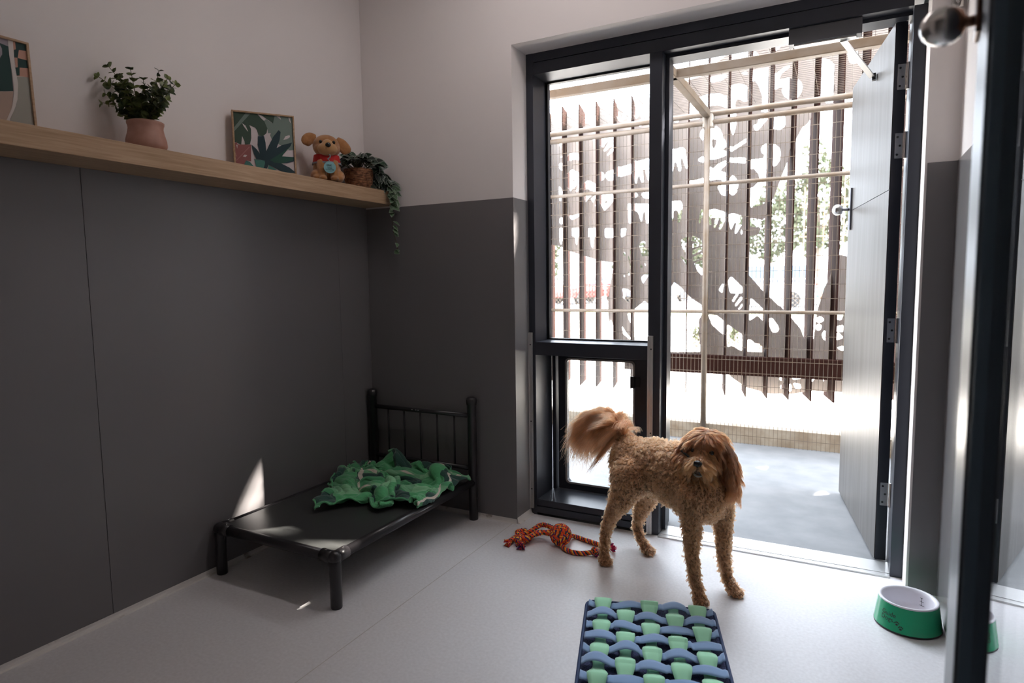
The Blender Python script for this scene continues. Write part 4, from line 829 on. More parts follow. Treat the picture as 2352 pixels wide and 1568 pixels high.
# ------------------------------------------------------------------ raised dog bed
bp = new_mat('black_tube', (.022, .020, .022), .28, spec=.5); bf = new_mat('black_vinyl_sheet', (.042, .043, .042), .34, spec=.5); bump(bf, 400, .1, .0004)
BX0, BX1, BY0, BY1, BZ = .042, .688, -1.050, -.048, .198
bed = thing('dog_bed', (.365, -.55, 0), 'black raised dog bed with a railed headboard in the room corner', 'dog bed')
MB().box(BX0, BX1, BY0, BY1, BZ + .012, BZ + .016).build('sleeping_sheet', bf, bed)
for p, q_ in (((BX0, BY0), (BX1, BY0)), ((BX1, BY0), (BX1, BY1)), ((BX1, BY1), (BX0, BY1)), ((BX0, BY1), (BX0, BY0))):
    p, q_ = np.array((*p, BZ)), np.array((*q_, BZ)); MB().tube([p, q_], .0205, 16).build('rail', bp, bed, smooth=True)
    d = (q_ - p) / np.linalg.norm(q_ - p)
    if abs(d[0]) > .5 and p[1] > -.2: continue
for cx, cy in ((BX0, BY0), (BX1, BY0)):
    m = MB(); m.lathe([(.021, 0.0005), (.0225, .004), (.0225, .12), (.024, .165), (.024, BZ)], (cx, cy, 0), 18)
    sx = 1 if cx < .3 else -1
    m.ell((cx, cy, BZ), .0265); m.tube([(cx, cy, BZ), (cx + sx * .062, cy, BZ)], .0245, 16); m.tube([(cx, cy, BZ), (cx, cy + .062, BZ)], .0245, 16)
    m.add([(cx - sx * .004, cy - .004, .10), (cx + sx * .045, cy, BZ - .012), (cx, cy + .045, BZ - .012), (cx, cy, .10), (cx, cy, BZ)], [(0, 1, 4), (0, 4, 2), (1, 2, 4), (0, 2, 1)])
    lg = m.build('leg', bp, bed, smooth=True)
    sc = MB()
    for dx, dy in ((sx * .045, 0), (0, .045)): sc.lathe([(.005, 0), (.004, .002)], (cx + dx, cy + dy, BZ + .0242), 10)
    sc.build('rivet', M['steel'], lg)
for cx in (BX0, BX1):
    m = MB(); m.lathe([(.0225, .0005), (.0235, .004), (.0235, .60), (.027, .604), (.0285, .615), (.0285, .628), (.024, .637), (.013, .642), (.002, .643)], (cx, BY1, 0), 20); m.build('post', bp, bed, smooth=True)
for z, r_ in ((.545, .012), (.270, .012)): MB().tube([(BX0 + .02, BY1, z), (BX1 - .02, BY1, z)], r_, 12).build('headboard_rail', bp, bed, smooth=True)
for k in range(5):
    x = BX0 + (BX1 - BX0) * (k + 1) / 6; MB().tube([(x, BY1, .272), (x, BY1, .543)], .005, 8).build('spindle', bp, bed, smooth=True)
sc = MB()
for x in (.32, .345, .36): sc.ell((x, BY1 - .0115, .548), (.004, .0018, .0025))
sc.build('paint_chip', M['alu'], bed)

# crumpled blanket
bl = new_mat('plush_throw', (.05, .20, .08), .95, sheen=.25)
N, L, b = nodes(bl)
uv = N.new('ShaderNodeUVMap'); sep = N.new('ShaderNodeSeparateXYZ'); L.new(uv.outputs[0], sep.inputs[0])
def mth(op, a, b_=None, c_=None):
    n = N.new('ShaderNodeMath'); n.operation = op
    for i, x in enumerate((a, b_, c_)):
        if x is None: continue
        if isinstance(x, (int, float)): n.inputs[i].default_value = x
        else: L.new(x, n.inputs[i])
    return n.outputs[0]
nzb = noise_node(bl, 5, 3, coord='UV')
def stripe(ch, freq, a0, a1, ph_=0):
    v = mth('FRACT', mth('ADD', mth('MULTIPLY', ch, freq), ph_)); return mth('MULTIPLY', mth('GREATER_THAN', v, a0), mth('LESS_THAN', v, a1))
darkU, darkV = stripe(sep.outputs[0], 3.2, .05, .45), stripe(sep.outputs[1], 2.9, .1, .5)
mid = stripe(sep.outputs[1], 2.9, .55, .8, .0); wu, wv = stripe(sep.outputs[0], 1.6, .60, .625), stripe(sep.outputs[1], 1.45, .86, .885)
def mixc(fac, a, b_):
    n = N.new('ShaderNodeMix'); n.data_type = 'RGBA'
    L.new(fac, n.inputs['Factor'])
    for k, x in ((6, a), (7, b_)):
        if isinstance(x, tuple): n.inputs[k].default_value = (*x, 1)
        else: L.new(x, n.inputs[k])
    return n.outputs[2]
c0 = mixc(nzb.outputs['Fac'], (.06, .30, .115), (.12, .46, .20)); c1 = mixc(mid, c0, (.24, .55, .29)); c2 = mixc(mth('MULTIPLY', darkU, .35), c1, (.05, .17, .10)); c3 = mixc(mth('MULTIPLY', mth('MULTIPLY', darkU, darkV), .9), c2, (.018, .05, .05)); c4 = mixc(mth('MAXIMUM', wu, wv), c3, (.68, .60, .52)); L.new(c4, b.inputs['Base Color'])
bump(bl, 9, .9, .022, 4, (1, 2.2, 1), 'UV')
# folds of the heaped throw: one row per strip of cloth, millimetres along, towards the viewer and up
FOLDS_X = [
331,328,328,333,338,344,350,355,365,376,392,411,429,438,444,459,462,458,455,459,464,470,486,504,525,549,570,581,573,561,551,545,542,548,563,581,600,626,653,667,673,674,672,671,674,678,682,683,684,686,689,690,692,694,694,692,
311,312,317,325,331,335,343,353,363,373,389,406,423,435,443,454,462,464,463,464,471,477,487,498,515,538,562,582,588,582,574,566,561,559,565,576,588,609,637,661,671,676,676,675,675,676,680,683,684,686,688,689,691,694,696,697,
296,299,305,313,320,326,335,347,358,366,381,398,415,430,442,451,456,461,466,469,475,481,486,493,507,526,549,570,589,598,600,596,586,578,574,573,576,590,613,642,665,674,678,679,677,675,677,682,684,685,688,690,692,695,698,702,
283,288,292,300,309,318,327,337,348,358,373,392,408,423,438,449,451,454,461,467,474,482,488,493,504,519,535,553,571,587,599,604,599,591,581,569,562,568,587,616,650,668,677,680,678,676,675,679,683,684,687,690,693,696,700,703,
264,270,278,288,298,305,312,322,336,353,369,385,401,417,433,444,445,449,455,461,467,475,485,493,502,512,526,541,557,571,581,588,592,589,577,561,547,548,566,594,629,661,673,678,678,676,674,676,681,683,687,691,695,698,701,705,
244,249,257,268,278,287,296,308,324,344,364,379,392,410,427,437,441,442,446,452,458,464,472,481,492,503,515,532,547,558,566,571,577,578,568,551,534,530,549,577,613,649,667,675,677,675,672,673,678,682,685,690,695,700,702,705,
233,236,243,256,269,281,290,299,312,329,351,371,385,402,419,429,433,434,438,446,449,452,454,459,471,481,495,515,527,536,545,555,559,560,553,540,522,513,531,561,598,636,661,671,674,672,669,670,674,680,684,689,695,700,703,703,
220,226,236,248,261,272,279,284,296,314,336,359,377,395,412,423,427,433,436,444,450,452,450,447,449,460,476,497,511,517,520,529,535,537,535,528,516,505,515,545,586,625,656,669,670,668,666,667,671,677,682,687,694,700,703,704,
211,219,230,242,254,263,268,270,284,302,325,348,369,388,404,415,422,429,435,441,445,448,447,441,436,444,462,482,497,502,500,505,512,521,525,522,518,507,507,536,580,620,652,666,667,664,663,665,669,674,679,685,692,698,702,704,
219,228,235,238,246,255,260,265,279,299,319,341,364,380,395,406,416,422,429,432,435,437,436,432,430,431,444,465,480,489,489,494,502,512,521,524,522,511,507,533,576,614,645,663,665,663,662,663,667,671,676,682,689,696,700,703,
223,228,237,242,246,252,261,271,285,303,319,341,364,376,386,398,409,413,416,417,419,422,421,415,412,415,428,446,462,474,479,489,498,503,508,509,506,502,510,534,574,610,636,656,663,664,662,663,666,670,673,678,684,691,697,701,
224,225,233,242,248,251,260,272,285,301,320,341,358,370,380,391,400,402,402,402,406,408,402,392,390,399,413,431,450,462,470,482,487,486,485,484,483,487,507,533,569,604,632,651,659,661,661,661,664,667,671,675,680,686,692,697,
230,227,225,226,231,236,244,258,273,291,314,334,351,363,374,383,387,389,387,388,391,390,380,371,375,389,406,428,449,460,463,472,469,464,462,463,467,478,501,530,566,600,628,644,652,659,661,662,664,665,668,672,676,682,689,698,
230,220,207,203,209,216,226,243,261,280,304,323,340,352,360,367,371,370,368,370,371,366,357,355,365,385,409,431,450,462,459,455,450,451,455,464,471,482,501,530,564,596,622,635,646,654,656,657,661,662,665,670,674,682,693,704,
213,199,187,185,189,198,211,230,250,269,290,309,325,334,340,346,349,348,346,348,348,342,336,343,362,388,412,430,444,455,456,446,441,450,461,470,480,492,509,532,562,592,616,627,638,645,648,650,656,661,665,670,675,682,694,707,
195,180,170,168,171,181,196,215,234,253,273,291,305,313,320,326,327,325,323,322,321,318,320,337,366,396,415,428,438,446,452,448,441,446,457,467,479,496,514,534,557,584,607,620,630,639,646,650,658,663,667,671,678,683,695,709,
180,166,155,151,153,163,176,193,210,230,251,269,281,290,299,309,310,305,299,296,298,300,311,336,371,398,413,421,427,432,438,442,442,443,453,465,478,491,508,529,551,575,596,611,624,636,648,654,660,664,668,673,679,686,698,715,
165,157,147,138,134,140,150,166,180,201,223,242,254,266,276,285,289,283,274,274,282,291,305,333,370,395,412,420,419,415,415,419,425,434,449,462,474,485,502,522,544,567,587,603,617,629,642,651,656,661,665,673,683,692,706,722,
146,146,139,129,120,118,121,132,145,166,191,212,229,245,253,260,266,263,254,259,272,286,310,339,369,395,413,416,408,399,394,398,410,429,445,457,468,483,504,522,541,561,580,596,611,625,638,647,653,660,665,674,686,694,707,720,
124,127,128,123,117,113,111,112,116,129,152,178,203,224,232,238,244,248,244,254,271,286,318,346,367,386,397,395,384,382,382,392,409,429,444,458,467,483,503,523,542,559,577,592,606,620,634,645,654,660,663,668,676,684,698,711,
113,114,117,117,115,110,106,104,103,107,119,141,173,200,214,223,228,230,225,240,266,282,316,346,365,377,379,371,361,366,376,394,413,429,445,462,475,489,503,520,540,556,573,589,602,617,630,639,647,655,661,667,675,685,697,710,
111,110,109,110,110,107,103,100,97,97,104,115,142,175,198,213,218,211,198,213,247,275,310,340,358,361,355,345,342,356,375,394,414,430,446,465,481,495,508,521,537,552,567,582,598,613,627,636,642,652,662,668,676,687,700,711,
110,108,105,103,104,105,103,101,99,95,96,106,121,152,182,201,203,190,175,187,226,266,302,329,343,340,336,330,336,354,373,392,412,432,450,470,487,500,513,525,538,552,566,580,594,609,625,636,643,650,658,663,667,677,694,716,
106,106,104,103,103,106,107,106,104,99,96,99,112,133,168,190,189,174,161,168,206,252,289,313,325,324,322,325,337,353,370,387,406,428,449,468,486,502,514,526,538,551,566,582,594,608,623,635,641,644,647,646,647,658,681,712,
99,99,100,101,102,106,108,108,107,104,98,98,107,123,156,180,178,165,151,156,192,237,277,301,309,310,311,317,329,345,361,380,402,423,443,462,481,498,513,524,537,550,567,583,596,611,623,630,631,626,629,633,634,645,669,702,
95,95,97,98,99,101,103,104,104,103,97,96,105,120,149,173,174,164,148,153,183,226,266,290,299,300,304,314,324,337,349,366,388,409,430,449,469,489,507,521,534,551,567,584,600,613,615,615,616,609,612,619,629,647,671,702,
90,91,92,91,91,93,94,95,95,95,93,97,107,120,144,170,168,154,140,148,175,215,255,282,295,294,296,303,311,323,334,348,367,391,411,430,452,475,496,514,532,551,568,585,597,603,600,602,605,602,606,614,623,647,678,712,
82,81,81,80,80,82,83,85,86,87,91,98,109,123,144,159,152,136,126,139,168,205,245,276,294,296,289,284,286,298,311,326,344,368,389,408,431,455,477,499,523,543,560,578,584,585,584,589,594,601,614,622,631,661,693,725,
72,70,69,70,72,75,76,78,82,87,93,102,112,123,137,142,132,121,119,137,163,195,231,263,282,284,276,268,268,277,291,305,320,341,363,383,406,432,458,484,511,531,546,564,567,570,571,574,582,596,611,627,647,676,708,735,
62,61,62,65,67,70,74,78,83,89,98,106,115,119,123,123,119,116,119,139,163,187,215,244,263,267,260,253,252,257,268,281,291,309,333,357,382,411,442,471,496,516,531,546,557,569,571,572,578,592,609,627,648,679,713,731,
58,57,59,62,65,69,74,80,87,95,103,111,118,121,119,116,114,116,121,138,162,186,207,226,242,248,246,242,243,247,254,264,275,289,312,337,366,399,431,463,490,516,531,541,561,578,583,585,585,586,600,621,648,682,710,718,
56,54,55,60,66,71,77,83,90,98,105,112,118,125,123,119,117,121,130,142,158,180,203,217,226,236,242,245,252,257,262,269,279,290,307,330,357,392,426,458,489,519,539,548,561,569,569,568,564,566,585,615,647,686,716,723,
55,53,55,60,66,74,80,86,93,100,106,112,116,121,124,124,121,123,129,138,150,167,189,209,221,233,246,255,263,264,267,275,287,300,310,328,354,387,424,457,486,516,539,540,536,529,524,530,536,549,583,622,653,690,717,718,
54,54,57,62,67,75,83,89,96,103,108,112,114,115,117,118,119,119,121,129,138,146,159,179,201,224,244,257,270,279,287,289,295,306,312,327,354,388,422,456,486,517,534,525,509,495,491,503,522,551,591,629,663,691,698,687,
50,53,58,65,71,79,88,94,99,104,107,109,109,112,114,116,118,121,123,122,124,128,138,152,170,194,218,237,258,278,296,300,298,304,312,327,353,382,410,444,480,509,523,515,496,482,477,489,515,551,588,627,664,681,674,662,
49,53,59,67,74,83,92,99,101,102,103,106,107,110,112,115,119,126,132,125,125,130,132,136,145,162,184,205,225,248,276,302,315,317,317,326,350,368,392,429,465,492,502,494,481,473,468,476,502,542,577,616,650,660,653,647,
49,53,59,68,78,86,95,100,103,105,106,109,110,109,111,114,118,129,141,141,145,145,140,145,153,154,160,177,196,216,241,272,305,328,331,326,337,350,376,417,448,473,479,466,458,460,458,464,482,518,559,600,627,633,631,627,
44,49,57,67,79,89,96,101,105,106,107,109,112,111,110,113,117,130,145,149,157,158,158,167,176,177,177,180,182,191,215,248,284,317,336,331,324,335,368,407,433,455,459,448,438,436,434,440,461,495,539,579,603,607,611,611,
42,45,53,65,79,90,97,102,103,101,101,105,110,111,110,113,117,126,139,147,156,158,160,166,170,176,184,186,179,176,197,232,267,297,324,328,314,328,363,397,422,442,445,444,434,425,416,414,441,479,520,560,584,594,603,606,
38,42,50,61,75,88,96,101,99,96,96,100,105,109,109,112,116,121,130,139,148,156,156,151,147,149,158,164,163,165,185,216,258,291,312,317,303,315,352,386,414,435,446,447,438,427,414,403,425,459,497,539,565,576,581,583,
35,39,46,56,70,84,92,97,97,94,94,97,102,106,107,110,115,118,120,125,132,139,142,143,140,135,138,143,150,161,181,205,248,288,304,307,294,304,338,368,401,427,445,443,431,419,410,399,416,446,480,519,546,563,570,567,
35,36,42,51,65,79,87,92,95,95,94,97,100,103,104,108,113,116,114,115,118,119,121,130,136,133,130,136,144,156,173,200,241,274,289,294,287,302,333,354,386,417,439,437,423,412,404,394,406,436,465,498,523,554,577,581,
35,37,42,48,59,72,82,89,92,94,94,95,97,99,99,103,108,111,112,112,113,113,113,116,121,123,122,127,138,149,162,186,226,260,278,282,275,293,326,346,374,408,430,432,425,416,403,390,397,426,454,483,503,547,578,592,
35,35,37,43,52,64,75,83,87,89,90,90,91,93,94,98,104,106,108,111,112,110,109,111,115,118,120,122,130,141,159,179,213,250,270,272,262,277,316,343,370,402,421,424,422,412,398,384,387,418,447,475,498,540,573,593,
35,35,35,37,45,54,64,74,79,81,83,84,85,88,90,93,98,100,102,105,105,106,107,110,113,114,115,118,124,134,155,178,208,242,264,259,248,262,302,336,362,388,409,416,411,399,386,376,379,408,435,460,487,523,557,582,
35,35,35,35,39,47,56,64,70,73,75,77,79,82,84,86,91,94,95,98,101,102,103,106,108,110,113,116,124,139,161,181,203,232,252,246,232,246,285,322,349,371,394,403,393,382,370,363,365,389,413,430,462,498,532,559,
35,35,35,35,36,42,52,58,62,65,68,70,71,73,76,79,84,89,92,97,101,103,105,106,108,111,116,124,138,153,175,192,203,221,239,231,217,230,265,304,338,361,383,393,385,373,360,352,351,369,392,404,434,469,496,516,
35,35,35,35,35,41,50,55,58,60,61,62,62,64,69,73,80,87,94,99,103,107,108,110,114,119,132,148,160,164,185,209,212,214,227,219,204,212,245,284,324,349,369,383,381,369,357,346,341,356,378,392,418,449,475,500]
FOLDS_Y = [
787,780,769,759,748,737,726,715,703,690,673,654,634,614,596,587,588,592,591,594,596,598,609,623,636,646,653,654,647,640,634,632,626,616,604,590,575,569,564,561,562,557,551,545,545,540,536,538,542,544,547,550,550,550,547,542,
781,771,758,748,737,727,717,707,695,682,666,648,632,613,595,583,580,581,581,583,588,591,597,610,621,630,636,639,636,629,623,619,616,608,597,584,569,559,551,545,545,548,545,538,533,531,528,526,528,530,531,532,532,530,528,525,
766,757,746,736,725,714,704,695,683,672,657,640,624,608,591,579,573,569,569,571,576,579,585,595,603,610,614,616,615,611,605,601,599,593,584,574,561,549,540,529,524,529,531,526,520,517,514,510,511,513,512,511,510,508,507,506,
750,743,734,723,711,699,688,680,672,663,649,633,616,599,584,573,567,563,562,561,563,568,577,584,588,594,595,595,593,591,586,580,577,571,564,559,551,539,527,514,505,509,513,511,505,502,499,494,493,494,493,492,492,491,489,486,
729,725,718,709,698,687,675,665,657,651,639,624,608,592,577,565,559,554,554,554,554,557,564,573,578,581,581,580,579,576,571,563,555,549,544,541,537,526,513,503,495,492,494,492,488,486,484,480,476,476,476,476,475,476,474,471,
702,701,696,689,680,671,661,653,648,641,630,615,599,586,572,560,552,545,544,546,545,545,548,553,560,566,569,571,569,563,558,552,541,531,526,523,519,511,501,494,488,479,476,474,470,469,468,466,461,459,461,463,462,461,460,456,
671,672,672,670,666,659,653,645,639,632,622,608,592,578,567,556,548,540,535,534,536,538,537,534,537,545,552,557,556,550,545,537,528,518,510,504,499,493,487,482,478,469,461,457,453,451,452,451,447,445,447,449,449,446,443,440,
648,649,648,647,646,642,641,637,629,622,616,604,588,572,561,552,546,540,532,526,525,528,529,527,524,526,533,538,537,533,528,522,516,507,499,488,479,474,470,469,467,460,448,440,437,435,435,434,432,432,433,434,433,429,425,421,
633,633,629,627,625,623,624,625,620,614,609,598,582,567,556,547,540,537,532,524,520,521,526,527,523,517,520,524,521,518,513,506,503,497,487,473,463,456,452,456,457,449,435,424,421,419,417,415,415,419,420,417,415,411,408,405,
624,622,615,609,606,606,606,608,607,605,598,587,575,561,551,542,533,528,527,521,518,520,526,531,526,516,511,511,512,509,499,491,486,480,470,457,445,438,435,442,446,438,425,412,405,400,397,397,399,403,405,403,400,395,392,389,
610,606,598,591,590,589,588,590,590,588,581,575,567,555,545,535,528,521,518,515,516,523,530,529,516,503,500,501,504,501,491,479,468,459,449,438,427,423,421,425,429,422,412,400,391,383,380,382,384,387,388,387,385,381,378,375,
594,588,583,577,572,568,567,569,569,567,567,563,557,547,537,528,522,516,515,515,521,529,532,522,501,491,491,492,491,491,482,469,454,440,430,420,411,410,410,411,411,403,396,387,379,372,368,368,370,371,372,372,371,367,363,360,
578,572,569,561,555,550,548,549,550,551,554,552,547,538,529,520,514,512,513,518,527,530,523,505,484,480,482,483,482,480,470,458,445,430,418,411,409,407,402,397,395,388,381,373,367,363,359,356,356,357,358,358,358,353,348,344,
563,559,555,548,544,539,534,533,536,539,543,542,538,529,519,509,505,508,511,519,523,523,509,486,471,470,471,471,470,465,457,449,440,429,423,420,417,409,395,386,382,376,370,363,356,354,354,351,348,347,346,346,346,341,335,329,
548,546,544,542,536,529,524,521,525,527,532,532,529,521,510,501,497,503,511,518,516,506,486,465,458,457,455,452,449,446,442,438,433,431,428,423,415,404,389,378,373,368,361,355,348,346,348,350,349,344,340,337,335,330,323,315,
533,534,536,536,527,520,516,511,513,516,520,521,520,514,506,497,493,500,507,510,500,480,459,448,444,440,434,428,424,422,419,415,413,411,409,404,397,389,379,371,365,362,356,350,343,339,340,343,344,341,335,328,322,318,309,299,
520,521,524,527,521,514,508,502,502,503,506,506,507,504,499,492,489,492,495,490,476,457,443,435,430,420,411,404,402,400,397,393,389,385,382,380,377,373,368,364,359,356,351,346,339,334,333,334,333,330,325,317,309,305,295,282,
507,507,510,515,515,509,501,494,490,489,491,491,492,490,486,481,478,477,475,468,457,447,432,423,415,400,389,382,382,381,379,375,370,366,365,362,360,360,356,354,353,351,347,340,334,328,328,328,325,321,314,305,298,295,285,273,
493,492,494,500,502,499,493,486,479,474,474,475,476,476,472,467,462,457,452,448,444,441,428,414,399,382,369,362,364,365,363,361,357,354,350,347,347,349,347,345,346,346,342,336,330,324,321,320,316,311,302,294,287,287,283,276,
478,476,476,479,481,480,477,471,465,460,458,458,459,458,455,450,443,435,431,429,427,425,419,403,383,364,350,346,349,349,350,348,346,344,337,334,337,341,340,339,340,341,338,332,325,318,313,310,306,299,292,286,282,281,277,273,
460,458,457,456,456,455,453,449,445,441,441,440,441,439,437,429,418,408,407,408,409,406,401,385,364,344,333,331,335,337,338,338,336,333,327,326,330,334,333,332,332,334,332,327,321,313,307,302,297,289,281,276,274,271,265,263,
444,442,439,436,433,433,431,428,423,419,419,421,422,420,416,408,394,385,385,387,390,387,379,364,346,329,320,319,325,327,326,327,328,324,319,319,323,327,327,326,325,327,328,321,314,306,299,292,287,280,271,262,257,256,253,250,
431,428,425,422,418,418,416,411,407,402,399,400,402,401,396,385,373,369,370,370,371,369,358,343,327,315,309,307,311,314,316,318,319,317,313,311,314,319,320,321,321,319,319,315,307,298,288,279,273,267,257,249,243,240,238,236,
420,416,411,410,409,409,408,402,396,392,386,383,385,385,378,366,357,356,357,357,354,351,340,324,310,303,300,298,300,304,306,310,310,307,304,302,305,310,312,312,313,310,309,305,300,290,279,267,258,253,246,237,230,226,224,221,
408,405,401,400,401,401,402,397,390,385,380,373,370,370,363,351,347,347,348,347,342,336,327,314,301,293,291,291,293,295,297,300,302,299,295,293,294,298,302,302,302,302,298,293,286,277,267,257,248,242,240,233,223,216,212,207,
395,395,393,392,392,390,389,385,380,374,369,361,358,358,349,342,339,339,341,340,333,326,318,308,299,292,287,286,286,288,289,290,295,295,291,287,285,287,290,291,289,288,285,279,269,260,255,253,246,236,231,226,217,207,200,193,
384,382,380,378,377,374,372,369,363,358,355,349,348,348,338,333,329,330,336,333,324,317,310,302,295,289,284,281,280,281,281,282,286,289,287,283,280,278,279,279,280,277,271,265,253,248,250,248,239,228,219,215,209,198,187,179,
368,365,362,359,356,353,353,351,345,341,340,336,341,341,330,324,324,326,329,323,314,306,299,292,286,284,284,281,276,276,275,275,275,278,279,277,275,271,268,267,269,268,261,252,244,243,244,237,227,216,207,200,195,187,174,164,
347,345,341,336,332,329,332,335,332,327,326,328,336,336,327,319,319,319,319,313,304,295,289,285,280,281,284,285,280,274,272,271,270,272,273,271,267,264,260,258,257,256,251,243,242,237,233,224,214,204,194,187,181,173,161,151,
332,327,322,319,319,317,317,318,317,315,318,324,329,331,327,321,315,310,307,303,298,288,282,282,278,275,278,280,278,273,270,270,268,269,270,267,261,257,252,249,246,244,240,233,234,229,221,213,202,190,181,177,172,160,149,143,
316,313,309,307,308,308,307,306,306,308,314,318,319,321,321,317,309,302,297,294,292,286,276,274,273,269,268,269,268,267,267,270,268,265,265,264,259,253,246,240,235,232,228,221,222,219,212,203,192,179,172,169,163,151,144,138,
304,302,300,298,298,298,300,299,299,303,309,311,310,311,311,307,300,296,291,287,283,279,273,266,261,258,257,258,258,258,259,263,264,261,260,259,254,247,238,230,224,220,216,209,205,203,198,188,179,171,166,162,154,146,140,134,
296,292,289,290,292,293,294,292,294,296,300,301,301,301,300,296,291,287,284,280,275,269,265,261,254,248,246,247,251,251,251,254,257,256,253,253,248,240,232,223,213,207,203,200,193,186,180,171,164,160,157,154,147,142,137,130,
290,285,282,282,286,287,287,286,287,289,292,292,290,290,288,285,284,282,278,273,267,261,258,256,251,245,240,235,234,236,242,246,250,250,246,246,243,236,224,214,203,194,188,187,181,173,163,154,150,152,150,147,144,139,134,131,
280,276,274,274,279,281,283,281,280,280,278,278,276,275,277,275,275,274,270,262,255,250,250,247,244,241,237,231,224,221,224,231,238,243,243,241,236,228,216,205,195,182,172,172,172,166,156,147,146,147,145,142,140,135,131,131,
273,268,266,267,271,271,272,271,266,261,260,261,263,263,268,267,266,265,260,251,246,242,239,234,232,232,233,232,223,213,208,214,225,234,234,230,226,218,209,202,190,172,161,162,165,165,155,146,144,143,142,140,138,133,129,127,
267,263,259,259,262,259,257,253,249,246,245,250,253,254,258,259,257,256,252,246,241,238,233,228,226,222,222,223,222,213,201,198,206,218,224,220,213,206,199,193,181,161,155,161,169,173,166,149,142,140,140,139,137,131,128,127,
264,258,253,250,252,250,245,240,237,234,232,236,241,242,246,249,246,245,243,240,237,236,233,230,229,225,220,216,215,210,198,184,185,198,209,211,204,196,191,183,171,155,156,167,172,176,173,156,142,138,137,138,135,129,127,127,
264,255,247,243,242,239,233,229,228,226,222,223,226,228,233,238,235,233,232,230,227,226,223,222,222,222,217,211,208,205,196,176,167,180,195,201,199,191,186,174,163,156,159,165,164,164,166,159,145,136,134,136,133,129,128,127,
258,252,245,238,232,228,222,218,216,216,215,213,213,216,223,227,227,226,224,221,217,216,213,211,209,208,204,201,197,195,190,171,155,164,183,194,195,186,183,171,157,155,155,154,150,149,153,152,144,135,132,132,131,129,128,126,
249,247,238,229,223,219,214,209,205,204,206,206,203,207,214,218,219,217,215,212,211,207,203,203,200,195,190,188,187,186,183,165,148,154,174,185,189,182,177,166,155,153,148,145,143,143,144,144,142,135,130,128,129,124,122,122,
249,242,229,218,213,210,207,205,200,197,197,199,196,199,206,210,211,209,206,201,200,197,193,193,190,185,179,177,176,175,174,159,146,155,169,175,181,180,174,162,155,149,143,141,140,139,139,139,138,134,129,127,124,111,104,103,
248,238,224,209,202,201,200,200,199,195,192,191,189,191,197,201,203,204,199,191,187,185,182,179,177,174,169,164,163,165,167,155,146,155,159,159,167,171,167,156,150,144,140,137,137,135,134,134,134,131,127,120,111,99,93,93,
234,226,213,200,191,190,190,190,193,192,189,186,183,184,189,191,193,196,192,184,176,171,166,161,160,159,156,152,150,153,157,151,145,148,146,146,152,157,157,150,144,141,137,133,131,130,130,131,131,130,122,108,96,91,90,92,
223,216,205,192,181,178,179,180,183,185,182,179,178,178,180,181,182,185,182,178,169,160,152,146,145,144,143,142,142,144,147,144,141,141,138,139,143,145,146,145,141,138,134,129,126,125,127,129,129,128,115,99,91,89,89,90,
215,207,198,185,174,167,169,173,175,175,171,168,167,167,167,168,171,172,171,168,163,154,147,144,142,140,138,138,138,140,143,139,136,135,133,134,137,139,140,141,138,136,133,128,125,124,126,128,128,127,113,96,90,87,86,86,
213,201,188,177,166,157,158,166,169,165,160,156,155,156,154,152,154,157,160,164,164,156,149,144,140,137,135,135,136,138,139,136,131,130,129,130,133,135,135,135,135,134,131,127,125,124,124,127,129,128,119,99,90,88,86,87,
216,199,182,169,159,151,150,157,161,159,153,149,147,147,145,144,144,146,151,162,165,158,152,146,142,138,134,133,136,137,134,133,128,127,127,129,131,134,132,131,131,131,132,127,124,124,124,125,127,127,124,104,92,89,85,86]
